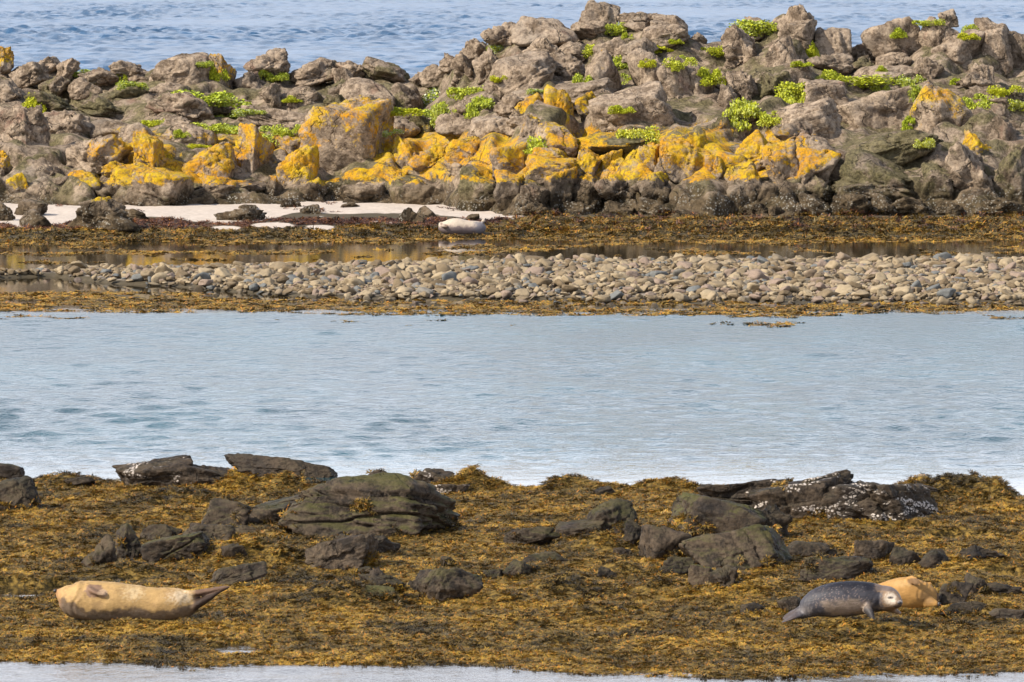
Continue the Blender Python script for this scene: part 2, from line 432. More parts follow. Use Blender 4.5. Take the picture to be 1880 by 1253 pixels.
for px_, py_, a_, b_ in PUD:
    X, Y, _ = at_height(px_, py_, 0.02)
    PB.append((float(X), float(Y), a_ * float(Y) / FPX, b_ * float(Y) ** 2 / FPX / CAMZ))
def near_z(X, Y):
    yf = np.interp(X, NFX, NFY); yb = np.interp(X, NBX, NBY)
    p = np.stack([X, Y, 0 * X], 1)
    n1 = fbm(p * 0.9 + 3, 4); n2 = fbm(p * 3.5 + 11, 3)
    d = Y - yf + 0.5 * n1
    z = np.where(d < 0, d * 0.10, 0.035 * (1 - np.exp(-d * 1.1))) + 0.135 * sstep(2, 17, d)
    z += (0.030 * n1 + 0.018 * n2) * sstep(-0.2, 1.0, d)
    for hx, hy, hr, hh in HB:
        q = ((X - hx) / hr) ** 2 + ((Y - hy) / (hr * 1.3)) ** 2
        z += hh * np.exp(-q * 1.1) * (1 + 0.5 * n2)
    for qx, qy, qa, qb in PB:
        q = ((X - qx) / qa) ** 2 + ((Y - qy) / qb) ** 2 + 0.5 * n2
        k = sstep(1.25, 0.75, q)
        z = z * (1 - k) - 0.06 * k
    e = Y - yb - 0.35 + 0.3 * n1
    z = z - sstep(-0.1, 1.3, e) * 0.9
    return z
gx = np.linspace(-8.5, 8.5, 270); gy = np.linspace(51, 80, 420)
GX, GY = np.meshgrid(gx, gy)
GZ = near_z(GX.ravel(), GY.ravel())
me = mesh_np('shore_ground', np.stack([GX.ravel(), GY.ravel(), GZ], 1), grid_faces(420, 270))
add_attr(me, 'sand', np.zeros(len(GZ))); add_attr(me, 'film', np.ones(len(GZ)))
tag(link('shore_ground', me, M_SAND), 'dark muddy shore under the near seaweed carpet', None, None, 'structure')

# ------------------------------------------------------------------ far shore ground
def col_px(x_, tab): 
    t = np.array(tab, float); return np.interp(x_, t[:, 0], t[:, 1])
BAR_TOP = [(-200, 492), (0, 490), (130, 484), (300, 481), (560, 478), (940, 472), (1880, 469), (2100, 469)]
BAR_BOT = [(-200, 505), (0, 507), (90, 503), (200, 517), (330, 523), (420, 532), (560, 542), (760, 547), (940, 546), (1300, 550), (1880, 551), (2100, 551)]
WEED_TOP = [(-200, 539), (0, 538), (200, 537), (420, 541), (560, 549), (760, 553), (940, 552), (1880, 556), (2100, 556)]
WEED_BOT = [(-200, 572), (0, 570), (300, 573), (500, 571), (640, 578), (940, 578), (1200, 578), (1450, 582), (1600, 574), (1880, 568), (2100, 568)]
SHORE = [(-200, 447), (0, 446), (300, 442), (560, 441), (800, 437), (1000, 436), (1300, 440), (1880, 438), (2100, 438)]
FRONT = [(-250, 372), (0, 374), (300, 378), (600, 370), (800, 376), (940, 398), (1100, 394), (1300, 398), (1880, 397), (2150, 397)]
def far_z(X, Y):
    xp = PW / 2 + FPX * X / Y
    p = np.stack([X, Y, 0 * X], 1); n1 = fbm(p * 0.35, 4); n2 = fbm(p * 1.6 + 5, 3)
    yt = at_height(xp, col_px(xp, BAR_TOP), 0.18)[1]; yb = at_height(xp, col_px(xp, BAR_BOT), 0.05)[1]
    yw = at_height(xp, col_px(xp, WEED_BOT), 0.0)[1]; ys = at_height(xp, col_px(xp, SHORE), 0.0)[1]
    z = -0.45 + 0.43 * sstep(-2.0, 0.4, Y - yw + 0.6 * n1)
    z += 0.012 + 0.025 * n2
    h = 0.07 + 0.06 * sstep(300, 1100, xp)
    m = (yt + yb) / 2; hw = np.maximum((yt - yb) / 2, 0.5)
    z = np.maximum(z, h * (1 - ((Y - m) / hw) ** 4 * 0.85) - 0.0 + 0.04 * n2) if False else z + (h) * sstep(1.12, 0.72, np.abs(Y - m) / hw)
    z = z - 0.30 * sstep(0.2, 1.6, Y - yt) + 0.0
    yi = at_height(xp, col_px(xp, WEED_TOP), 0.0)[1]
    z = z - 0.10 * sstep(-0.5, 0.5, Y - yi + 0.8 * n1) * sstep(0.4, -0.4, Y - yb)
    r = Y - ys + 0.5 * n1
    z = np.where(r > -1.5, np.maximum(z, -0.12 + 0.08 * sstep(-1.5, 0, r)), z)
    z = z + sstep(-0.3, 3.0, r) * 0.24 + np.clip(r - 3, 0, 20) * 0.022 + 0.03 * n2 * sstep(0, 2, r)
    return z
fx = np.linspace(-19, 19, 250); fy = np.linspace(99, 166, 460)
FX, FY = np.meshgrid(fx, fy); FZ = far_z(FX.ravel(), FY.ravel())
fxp, fyp = to_px(FX.ravel(), FY.ravel(), FZ)
nn = fbm(np.stack([fxp * 0.012, fyp * 0.06, 0 * fxp], 1), 4)
SAND_LO = [(-250, 412), (0, 411), (60, 416), (140, 405), (300, 402), (420, 405), (560, 396), (700, 392), (800, 395), (900, 402), (950, 404), (990, 396), (1010, 380), (2200, 300)]
sand = sstep(5, -5, fyp + 9 * nn - col_px(fxp, SAND_LO))
for sx, sy, sa, sb in ((415, 419, 30, 4), (500, 414, 38, 5), (588, 418, 30, 5), (700, 408, 40, 3), (20, 402, 60, 8)):
    sand = np.maximum(sand, sstep(1.3, 0.7, ((fxp - sx) / sa) ** 2 + ((fyp - sy) / sb) ** 2 + 0.5 * nn))
sand = np.maximum(sand, 0.46 * sstep(-3, 2, fyp - col_px(fxp, BAR_TOP)) * sstep(2, -3, fyp - col_px(fxp, BAR_BOT)))
me = mesh_np('beach_ground', np.stack([FX.ravel(), FY.ravel(), FZ], 1), grid_faces(460, 250))
add_attr(me, 'sand', sand)
tag(link('beach_ground', me, M_SAND), 'pale sand strip and dark mud of the far shore', None, None, 'structure')

# ------------------------------------------------------------------ rock meshes
def ico(sub):
    bm = bmesh.new(); bmesh.ops.create_icosphere(bm, subdivisions=sub, radius=1.0)
    v = np.array([q.co[:] for q in bm.verts]); f = np.array([[w.index for w in q.verts] for q in bm.faces]); bm.free()
    return v, f
ICO = {k: ico(k) for k in (2, 3, 4, 5, 6)}
def rock_verts(seed, sub, style):
    r = np.random.default_rng(seed); d = ICO[sub][0]
    st = {'b': (9, 26, .06, .13, .055, 4), 'r': (16, 11, .10, .06, .04, 2), 's': (8, 28, .06, .12, .05, 4), 'c': (12, 20, .14, .19, .09, 4), 'p': (10, 45, .05, .12, .05, 0), 'd': (14, 12, .09, .10, .05, 3), 'e': (9, 15, .06, .09, .04, 2)}[style]
    n = st[0] + int(r.integers(0, 5))
    N = r.normal(size=(n, 3)); N /= np.linalg.norm(N, axis=1)[:, None]
    if style in 'bse':   # roughly orthogonal joint faces
        q = np.linalg.qr(r.normal(size=(3, 3)) * 0.22 + np.eye(3))[0]
        N[:6] = np.concatenate([q, -q]) + r.normal(size=(6, 3)) * 0.16
        N /= np.linalg.norm(N, axis=1)[:, None]
    dist = r.uniform(.60, 1.0, n) if style in 'cp' else r.uniform(.82, 1.0, n)
    if style in 'bse': dist[:6] = r.uniform(.72, .95, 6); dist[6:] = r.uniform(.86, 1.18, n - 6)
    dots = d @ N.T
    q = np.where(dots > 0.04, dist / np.maximum(dots, 0.04), 60.0)
    k = st[1]
    qm = q.min(1)
    rr = qm - np.log(np.exp(-k * (q - qm[:, None])).sum(1)) / k
    rr = np.clip(rr, 0.3, 1.5)
    p = d * rr[:, None]
    off = r.uniform(0, 90, 3)
    p = p + d * (fbm(p * 1.5 + off, 3) * st[2] * 1.3)[:, None]
    fa, ga = facet(p * 1.35 + off, 1.5)
    p = p + d * ((fa - .06 * (1 - sstep(0, .06, ga))) * st[3])[:, None]
    fb, gb = facet(p * 3.4 + off, 1.5)
    p = p + d * ((fb - .10 * (1 - sstep(0, .08, gb))) * st[4])[:, None]
    base = r.normal(size=3); base /= np.linalg.norm(base)
    for j in range(st[5]):
        nn_ = base + r.normal(size=3) * (0.12 if j < 3 else 1.0); nn_ /= np.linalg.norm(nn_)
        s = p @ nn_ + 0.07 * perlin(p * 2.5 + off + j * 7) - r.uniform(-.55, .55)
        w = r.uniform(.018, .030)
        p = p - d * (np.exp(-(s / w) ** 2) * r.uniform(.05, .12))[:, None]
        p = p - d * (r.uniform(0, .09) / (1 + np.exp(np.clip(-s / .012, -40, 40))))[:, None]
    fc, gc = facet(p * 8.0 + off, 1.4)
    p = p + d * (fc * st[4] * .42)[:, None]
    p = p + d * (fbm(p * 9 + off, 3) * 0.012)[:, None]
    lo, hi = p.min(0), p.max(0)
    return (p - (lo + hi) / 2) / ((hi - lo) / 2)
def rock_mesh(name, seed, sub, style, mat):
    me = mesh_np(name, rock_verts(seed, sub, style), ICO[sub][1])
    me.materials.append(mat)
    return me
RM = {st: [rock_mesh('rock_' + st, 100 * i + ord(st), 5, st, M_RIDGE) for i in range(nv)] for st, nv in (('b', 12), ('r', 8), ('s', 8), ('c', 12))}

# ------------------------------------------------------------------ the far ridge: its bedrock
CREST = [(-250, 112), (0, 112), (60, 120), (140, 120), (200, 128), (270, 122), (330, 112), (400, 118), (430, 138), (460, 134), (490, 112), (520, 126), (600, 124), (660, 120), (740, 136), (775, 142), (800, 132), (830, 108), (870, 84), (900, 64), (950, 50), (990, 40), (1040, 54), (1070, 46), (1100, 20), (1130, 48), (1180, 36), (1240, 40), (1265, 64), (1300, 72), (1340, 68), (1380, 50), (1440, 28), (1480, 30), (1500, 50), (1540, 62), (1560, 88), (1600, 94), (1640, 78), (1690, 50), (1730, 36), (1760, 46), (1800, 44), (1835, 54), (1850, 72), (1880, 72), (2150, 80)]
_T = np.array([-0.12, 0.0, 0.18, 0.38, 0.50, 0.72, 1.0]); _G = np.array([-0.05, 0.0, 0.07, 0.19, 0.42, 0.70, 1.0])
SPAN = 13.0
_bx = np.linspace(-250, 2150, 49); _by = np.array([ground_hit(far_z, q, float(col_px(q, FRONT)), 130, 165)[1] for q in _bx])
def ridge_base(x): return np.interp(x, _bx, _by) + 0.2
def ridge_depth(x, y):
    yf = col_px(x, FRONT); yc = col_px(x, CREST)
    t = (yf - y) / (yf - yc)
    return ridge_base(x) + SPAN * np.interp(t, _T, _G), t
rx = np.linspace(-220, 2100, 520); rt = np.linspace(-0.24, 1.0, 220)
RX, RT = np.meshgrid(rx, rt)
yf = col_px(RX, FRONT); yc = col_px(RX, CREST) + 16
py = yf - RT * (yf - yc)
RD = ridge_base(RX) + SPAN * np.interp(RT, _T, _G) + 0.08
X, Y, Z = at_depth(RX, py, RD)
tail = np.arange(1, 16)[:, None]          # the back of the ridge falling to the sea
X = np.concatenate([X, X[-1] + 0 * tail]); Y = np.concatenate([Y, Y[-1] + tail * 0.55]); Z = np.concatenate([Z, Z[-1] - 0.028 * tail ** 2])
V = np.stack([X, Y, Z], -1).reshape(-1, 3)
f1_, g1_ = facet(V * np.array([0.55, 0.45, 0.65]) + 4, 1.5); f2_, g2_ = facet(V * np.array([1.3, 1.1, 1.5]) + 9, 1.5); f3_, g3_ = facet(V * 3.1 + 2, 1.5)
disp = 0.52 * f1_ + 0.25 * f2_ + 0.10 * f3_ + 0.05 * ridged(V * 2.3, 4) - 0.08 * (1 - sstep(0, .1, g2_))
edge = np.concatenate([np.ones(220), np.linspace(1, .2, 15)])[:, None] * np.ones((1, 520))
D2 = disp.reshape(235, 520)
for _ in range(3):     # soften single-column spikes
    D2 = (D2 + np.roll(D2, 1, 1) + np.roll(D2, -1, 1) + np.roll(D2, 1, 0) + np.roll(D2, -1, 0)) / 5
disp = D2.ravel()
disp = disp * edge.ravel()
V = V + np.stack([0 * disp, -0.55 * disp, 0.75 * disp], 1)
o = link('ridge_bedrock', mesh_np('ridge_bedrock', V, grid_faces(235, 520)), M_RIDGE)
o.color = (0.20, 0.60, 0.80, 0)
tag(o, 'olive and brown bedrock of the far ridge between its boulders', None, None, 'structure')
# ------------------------------------------------------------------ the far ridge: boulders
# crop, u0, v0, u1, v1, lichen, film, tone, style, [label], [tilt degrees]
RIDGE = [
 (1, -60, 88, 65, 200, .95, .1, .85, 'c', 'yellow lichen-covered rock poking above the ridge at the picture edge'),
 (1, 60, 170, 250, 270, .1, .2, .9, 's'), (1, 190, 135, 335, 215, .1, .2, .95, 's', 'flat-topped grey slab highest on the low crest, left of the first tuft'),
 (1, 300, 150, 430, 240, .05, .2, .95, 'c'), (1, 430, 195, 620, 280, .1, .5, .8, 'c'), (1, 600, 155, 800, 250, .1, .25, .9, 'c'),
 (1, 800, 133, 1135, 305, .05, .1, .9, 'r', 'large smooth grey domed boulder on the low crest'),
 (1, 1105, 142, 1250, 365, .7, .3, .8, 'b', 'upright block with yellow lichen down its side, right of the grey dome'),
 (1, 1322, 110, 1540, 250, .15, .2, .9, 'c', 'knobbly grey crest boulder with two green tufts on its face'),
 (1, 1240, 225, 1430, 350, .05, .3, .7, 'c'), (1, 1530, 155, 1810, 275, .2, .3, .85, 'c'), (1, 1790, 190, 1890, 300, .1, .3, .85, 'b'),
 (1, 808, 275, 958, 338, .0, .1, .95, 's', 'thin flat slab lying under the grey dome', 3), (1, 375, 250, 535, 350, .1, .15, .9, 'r'),
 (1, -40, 265, 132, 425, .1, .2, .75, 'c', 'rust-brown rock below the yellow rock at the picture edge'), (1, 200, 250, 380, 350, .05, .6, .6, 'c'),
 (1, 530, 270, 800, 400, .05, .7, .6, 'c'), (1, 150, 330, 420, 440, .05, .75, .5, 'c'), (1, 430, 350, 700, 450, .05, .7, .55, 'c'),
 (1, 800, 330, 1125, 465, .1, .2, .85, 'c', 'broad brown boulder with a rusty patch below the thin flat slab'), (1, 1110, 370, 1300, 470, .05, .7, .5, 'c'),
 (1, 1380, 280, 1520, 420, .1, .3, .7, 'c'), (1, 1500, 300, 1720, 420, .1, .4, .75, 'r'), (1, 1700, 340, 1880, 460, .05, .6, .6, 'c'),
 (1, -50, 420, 245, 720, .2, .15, .85, 'c', 'big craggy grey block low at the picture edge, above the sand'), (1, 215, 425, 520, 610, .1, .15, .9, 'c'),
 (1, 470, 470, 690, 590, .05, .45, .75, 'r'), (1, 345, 575, 700, 790, .2, .2, .95, 'c', 'broad rough pale grey boulder above the two yellow-capped stones'),
 (1, 645, 498, 865, 630, .05, .15, .9, 'r'), (1, 718, 555, 875, 810, .85, .1, .85, 'b', 'tall orange-fronted block with grey top above the sand'),
 (1, 860, 505, 1145, 650, .35, .1, 1.0, 'r', 'pale mauve-grey rounded boulder with orange spots'), (1, 1245, 520, 1445, 800, .78, .1, .9, 'b', 'tall orange-topped column with a dark side, beside the big lichened boulder'),
 (1, 975, 620, 1265, 820, .6, .2, .85, 'b'), (1, 1120, 600, 1260, 720, .5, .1, .9, 'c'), (1, 365, 745, 530, 890, .85, .1, .8, 'r', 'small rounded stone capped with yellow lichen at the sand edge'),
 (1, 520, 700, 700, 810, .75, .2, .8, 'c'), (1, 45, 765, 165, 900, .75, .2, .75, 'b'), (1, -40, 640, 60, 780, .75, .2, .75, 'c'), (1, 150, 690, 330, 850, .3, .3, .75, 'c'),
 (1, 185, 785, 430, 915, .0, .2, .5, 'c'), (1, 505, 785, 700, 925, .4, .3, .5, 'c'), (1, 690, 750, 1010, 960, .3, .4, .75, 'b', 'wedge of barnacled rock pointing down onto the sand'),
 (1, 940, 740, 1440, 915, .62, .25, .7, 'c', 'long low rock with orange top and barnacled foot above the sand'), (1, 1415, 780, 1505, 925, .0, .2, .5, 'b'),
 (1, 1475, 620, 1705, 860, .95, .1, .85, 'b', 'bright yellow blocky rock tucked against the big lichened boulder'),
 (1, 1635, 395, 2095, 815, .70, .05, .95, 'b', 'biggest rounded boulder of the front row, half covered in orange lichen'),
 (1, 1585, 790, 1740, 930, .1, .2, .75, 'c'), (1, 1430, 530, 1650, 670, .1, .4, .8, 'r'), (1, 1265, 415, 1670, 530, .05, .2, .9, 's'), (1, 870, 455, 1060, 560, .25, .2, .85, 'c'),
 (2, 0, 335, 155, 440, .1, .15, .9, 'c'), (2, 135, 340, 385, 460, .05, .55, .75, 'r', 'rounded crest boulder mossy on its seaward end, left of the sea gap'), (2, 385, 390, 490, 460, .05, .1, .65, 'c'), (2, 450, 355, 625, 460, .05, .2, .85, 'r'),
 (2, 548, 298, 690, 385, .0, .15, .8, 'c'), (2, 660, 218, 810, 350, .0, .1, .85, 'c'), (2, 780, 138, 965, 285, .05, .1, .9, 'c'), (2, 945, 83, 1258, 260, .08, .1, .95, 'r', 'large pale dome on the high crest, left of the peak'),
 (2, 1305, 18, 1495, 150, .0, .1, .8, 'b', 'pointed rock forming the highest peak of the ridge'), (2, 1245, 115, 1420, 215, .0, .1, .9, 'r'), (2, 1510, 75, 1710, 170, .0, .1, .85, 'c'), (2, 1680, 85, 1850, 180, .0, .1, .85, 'b', 'square-ended crest block right of the peak'),
 (2, 1640, 138, 1870, 240, .05, .15, .9, 'r'), (2, 850, 285, 1160, 510, .0, .1, .92, 'b', 'long slanting grey-brown rock face under the pale dome', -28), (2, 725, 268, 870, 450, .0, .1, .9, 'c'), (2, 620, 300, 760, 450, .0, .1, .85, 'c'),
 (2, 1005, 215, 1200, 345, .0, .1, .92, 's'), (2, 1130, 235, 1345, 345, .1, .1, .92, 's'), (2, 1335, 285, 1515, 505, .42, .1, .92, 'r', 'upright rounded rock with an orange scar, left of the tall green tuft'), (2, 1375, 205, 1550, 320, .1, .1, .92, 'r'),
 (2, 1490, 215, 1700, 330, .05, .1, .92, 'c'), (2, 1555, 285, 1770, 490, .15, .1, .95, 'r', 'broad pinkish boulder right of the tall green tuft'), (2, 1730, 325, 1900, 545, .2, .1, .92, 'b'), (2, 1130, 305, 1345, 450, .05, .1, .9, 'c'),
 (2, 25, 440, 290, 610, .05, .12, .92, 'r', 'rounded tan boulder left of the pale flowering plant'), (2, 270, 465, 430, 610, .0, .4, .75, 'b'), (2, -60, 430, 80, 560, .0, .6, .6, 'c'), (2, 785, 395, 955, 540, .05, .1, .9, 'b', 'leaning tan block right of the pale flowering plant', 15),
 (2, 955, 440, 1460, 570, .05, .1, .92, 's', 'long flat grey slab behind the standing orange slab'), (2, 845, 518, 1020, 640, .1, .1, .9, 'c'), (2, 635, 525, 830, 670, .1, .12, .92, 'c'), (2, 535, 585, 780, 735, .05, .1, .92, 'r'),
 (2, 945, 515, 1115, 665, .8, .1, .9, 'c', 'vertical-jointed yellow rock just left of the standing orange slab'), (2, 1098, 488, 1262, 745, .98, .0, .95, 'b', 'tall upright slab completely orange with lichen, a thin shaded edge', 6),
 (2, 1285, 508, 1412, 668, .85, .5, .75, 'b', 'olive-yellow block hanging over the black cleft'), (2, 1400, 505, 1520, 620, .1, .9, .55, 'c'), (2, 1375, 490, 1768, 735, .05, .1, .98, 'b', 'broad pinkish jointed block right of the black cleft'),
 (2, 125, 595, 390, 700, .0, .55, .75, 'r', 'smooth olive slab right of the big lichened boulder'), (2, 225, 635, 430, 770, .05, .2, .88, 'r'), (2, 395, 610, 545, 760, .0, .85, .5, 'c'),
 (2, 275, 740, 505, 960, .9, .05, .9, 'c', 'yellow craggy rock right of the biggest lichened boulder'), (2, 225, 765, 320, 860, .8, .1, .85, 'c'), (2, 395, 795, 605, 960, .85, .05, .9, 'c'), (2, 590, 755, 785, 930, .97, .0, .95, 'b', 'broad flat-faced yellow block in the middle of the front row'),
 (2, 715, 635, 965, 775, .2, .1, .95, 'r'), (2, 860, 630, 1110, 740, .35, .1, .95, 'c'), (2, 815, 790, 1015, 940, .95, .0, .92, 'b', 'square yellow block with grey foot below the lime-green plant'), (2, 975, 635, 1120, 800, .6, .1, .9, 'c'),
 (2, 1065, 670, 1270, 870, .62, .0, 1.0, 'r', 'cone-shaped rock half grey half orange below the standing slab'), (2, 1055, 800, 1235, 915, .15, .0, 1.1, 'r', 'pale pinkish bare stone among the orange rocks'), (2, 1005, 840, 1290, 1010, .68, .1, .85, 'b'),
 (2, 1255, 815, 1405, 1010, .8, .05, .85, 'b'), (2, 1395, 800, 1510, 960, .97, .0, .9, 'b'), (2, 1435, 855, 1590, 960, .95, .0, .9, 'c'), (2, 1525, 815, 1630, 945, .85, .0, .9, 'b'), (2, 1605, 785, 1735, 975, .85, .0, .9, 'b', 'upright orange-streaked rib beside the smooth olive boulder'),
 (2, 1715, 755, 1890, 970, .8, .0, .9, 'b'), (2, 1235, 725, 1670, 875, .0, .9, .55, 'r', 'smooth dark olive whaleback rock below the jointed block'),
 (2, 255, 925, 375, 1020, .8, .1, .8, 'c'), (2, 325, 970, 600, 1115, .05, .2, .5, 'r'), (2, 585, 855, 730, 970, .5, .2, .75, 'c'), (2, 655, 905, 905, 1125, .35, .75, .75, 'b', 'triangular moss-green rock at the far end of the sand strip'),
 (2, 845, 925, 1005, 1085, .1, .3, .5, 'b'), (2, 965, 1000, 1125, 1125, .0, .2, .55, 'b'), (2, 1105, 895, 1260, 1130, .15, .2, .55, 'b'), (2, 1245, 950, 1410, 1135, .25, .2, .55, 'c'), (2, 1390, 930, 1610, 1125, .4, .2, .7, 'c'), (2, 1580, 940, 1840, 1125, .1, .1, .55, 'c', 'dark grey barnacled rock at the foot below the orange ribs'),
 (2, -20, 970, 335, 1105, .25, .1, .85, 'c', 'low barnacled grey rock under the biggest lichened boulder'), (2, 930, 1095, 1160, 1210, .0, .1, .5, 'c'), (2, 1195, 1090, 1360, 1205, .0, .1, .6, 'c'), (2, 1420, 1095, 1630, 1195, .0, .05, .75, 'c'), (2, 1610, 1085, 1870, 1195, .0, .1, .5, 'c'),
 (3, -30, 98, 62, 215, .0, .1, .8, 'b'), (3, 75, 180, 165, 250, .0, .4, .7, 'c'), (3, 262, 155, 485, 385, .05, .1, .95, 'c', 'large pale crest boulder left of the crest plant cushion'), (3, 365, 85, 565, 200, .1, .3, .85, 'c'),
 (3, 555, 45, 745, 240, .45, .1, .9, 'c', 'knobbly crest rock with an orange cap right of the plant cushion'), (3, 475, 215, 650, 365, .05, .1, .92, 'b'), (3, 560, 125, 745, 270, .25, .1, .92, 'b'), (3, 735, 158, 935, 310, .1, .15, .88, 'b', 'blocky brown crest boulder left of the dip in the crest'),
 (3, 910, 248, 1060, 345, .0, .3, .75, 'c'), (3, 1020, 125, 1350, 385, .05, .08, .95, 'b', 'big sloping grey boulder right of the dip in the crest'), (3, 1315, 98, 1510, 280, .1, .08, .95, 'r'), (3, 1415, 62, 1505, 140, .3, .1, .9, 'b', 'small orange-topped knob on the crest near its end'), (3, 1385, 185, 1670, 350, .1, .1, .92, 'r'),
 (3, 1635, 108, 1800, 380, .2, .1, .92, 'b', 'tall rounded pillar at the end of the high crest'), (3, 1765, 185, 1900, 370, .0, .2, .6, 'b'), (3, 1265, 312, 1435, 440, .0, .05, .8, 's', 'cut-looking block with a flat top beneath the end of the crest'),
 (3, 585, 325, 725, 440, .0, .15, .8, 'c', 'reddish brown rock beside the green mat'), (3, 715, 295, 940, 400, .0, .3, .8, 'c'), (3, 930, 310, 1090, 400, .0, .5, .7, 'c'), (3, 1080, 290, 1270, 400, .05, .2, .85, 'r'),
 (3, -20, 335, 200, 570, .1, .1, .92, 'r', 'large rounded boulder under the double green tuft'), (3, 195, 395, 300, 480, .0, .4, .75, 'c'), (3, 280, 385, 460, 580, .1, .25, .85, 'c'), (3, 230, 470, 340, 620, .05, .3, .75, 'c'), (3, 440, 380, 620, 520, .0, .8, .5, 'c'),
 (3, 555, 550, 880, 765, .4, .05, 1.08, 'b', 'pale slanting wedge with a yellow streak below the green mat', -24), (3, 645, 440, 910, 590, .1, .1, .95, 's'), (3, 880, 490, 1300, 750, .05, .05, 1.0, 'b', 'massive smooth pinkish block under the flat slab'), (3, 925, 365, 1300, 520, .05, .1, 1.0, 's', 'broad flat slab on top of the massive pinkish block', -8),
 (3, 1270, 465, 1570, 775, .62, .05, .95, 'r', 'tall rounded boulder with orange streaks right of the massive block'), (3, 1495, 395, 1700, 490, .05, .2, .88, 'c'), (3, 1585, 352, 1700, 480, .05, .1, .92, 'b'), (3, 1315, 435, 1395, 510, .0, .2, .85, 'c'), (3, 1560, 480, 1860, 640, .05, .5, .75, 'c'), (3, 1540, 600, 1880, 780, .05, .5, .65, 'r'),
 (3, 850, 725, 1410, 880, .0, .8, .72, 'r', 'long smooth olive shelf below the massive pinkish block'), (3, 875, 850, 1340, 1075, .0, .75, .6, 'b', 'largest dark olive block at the ridge foot'), (3, 1325, 900, 1510, 1090, .0, .6, .6, 'b'), (3, 1470, 770, 1730, 1085, .3, .2, .9, 'c', 'barnacle-crusted bulging rock at the ridge foot'),
 (3, 1535, 715, 1700, 870, .92, .0, .9, 'c', 'bright orange patch rock above the barnacle-crusted bulge'), (3, 1685, 630, 1830, 860, .25, .1, .6, 'c'), (3, 1700, 820, 1890, 1095, .1, .6, .5, 'b'),
 (3, -10, 682, 165, 860, .0, .6, .8, 'r', 'round olive boulder above the end of the orange ribs'), (3, -90, 775, 165, 965, .85, .0, .9, 'b'), (3, 155, 840, 270, 970, .85, .1, .85, 'b'), (3, 355, 745, 525, 930, .99, .0, .95, 's', 'slanting slab with a solid yellow face', -38), (3, 285, 880, 485, 1120, .05, .3, .6, 'b', 'dark brown square-edged block under the solid yellow slab', -12),
 (3, 485, 775, 660, 1010, .62, .3, .8, 'b'), (3, 600, 785, 890, 1010, .85, .15, .85, 's', 'long slanting slab streaked yellow, left of the dark olive block', -36), (3, 445, 980, 575, 1095, .0, .4, .6, 'b'), (3, 830, 985, 1065, 1075, .0, .7, .65, 's'), (3, 690, 950, 890, 1075, .35, .7, .6, 'c'), (3, 270, 560, 480, 740, .0, .6, .55, 'c'), (3, 520, 660, 720, 800, .2, .2, .85, 'c'), (3, 640, 720, 850, 850, .1, .35, .8, 'r'), (3, 180, 620, 330, 760, .0, .7, .5, 'c'),
 (3, 375, 1095, 510, 1180, .0, .1, .95, 'c'), (3, 495, 1105, 570, 1190, .0, .1, 1.1, 'b'), (3, 615, 1100, 750, 1225, .0, .05, 1.0, 's', 'pinkish bare slab leaning at the weed line'), (3, 655, 1055, 850, 1205, .0, .1, .5, 'c'), (3, 835, 1045, 1040, 1165, .0, .1, .5, 'c'), (3, 1020, 1075, 1190, 1180, .0, .1, .5, 'c'), (3, 1170, 1055, 1410, 1165, .0, .1, .5, 'c'), (3, 1390, 1075, 1610, 1170, .0, .1, .5, 'c'), (3, 1590, 1070, 1860, 1170, .0, .1, .5, 'c'),
]
BEACH = [
 (1, -45, 915, 72, 1008, .6, 'c', 'grey rock on the sand cut by the picture edge'), (1, 83, 900, 240, 980, .6, 'b', 'low triangular rock on the sand behind a smaller one'), (1, 108, 953, 262, 1040, .55, 'r', 'pointed dark rock at the foot of the sand'),
 (1, 352, 893, 712, 1058, .6, 'c', 'largest dark pyramid-shaped rock on the sand'), (1, 655, 948, 785, 1005, .7, 'c', 'low slab just right of the largest beach rock'), (1, 1158, 945, 1405, 1010, .6, 's', 'long flat rock at the weed edge of the sand'),
 (1, 1598, 925, 1712, 972, .6, 'b', 'small pointed stone alone on the sand'), (1, 1278, 925, 1372, 948, .5, 's', 'thin dark stone lying on the sand'), (1, 1505, 888, 1605, 936, .5, 'r', 'small dark stone where sand meets the ridge'),
 (2, 335, 1118, 455, 1195, .6, 'r', 'brown stone at the sand edge, left of a lower one beside it'), (2, 425, 1108, 525, 1170, .6, 'r', 'low brown stone touching the taller one at the sand edge'), (2, 690, 1148, 755, 1180, .6, 'r', 'small round stone behind the far seal'),
 (2, 20, 1085, 110, 1110, .4, 's', 'dark sliver of rock on the upper sand'),
]
ZONES = []
def place(o, x0, y0, x1, y1, Y, embed, depth_k, tilt, cz=None):
    k = Y / FPX
    w, h = (x1 - x0) * k, (y1 - y0) * k
    dd = depth_k * (0.45 * w + 0.55 * math.sqrt(w * h))
    X, _, Z = at_depth((x0 + x1) / 2, (y0 + y1) / 2, Y)
    return float(X), float(Z), w, h, dd
used = set()
def uniq(lab):
    if lab not in used: used.add(lab); return lab
    return None
LAND = [(cpx(e[0], (e[1] + e[3]) / 2, (e[2] + e[4]) / 2), e[9]) for e in RIDGE if len(e) > 9]
for e in RIDGE + BEACH:
    for s in e:
        if isinstance(s, str) and len(s) > 3: used.add(s)
SHORT = {}
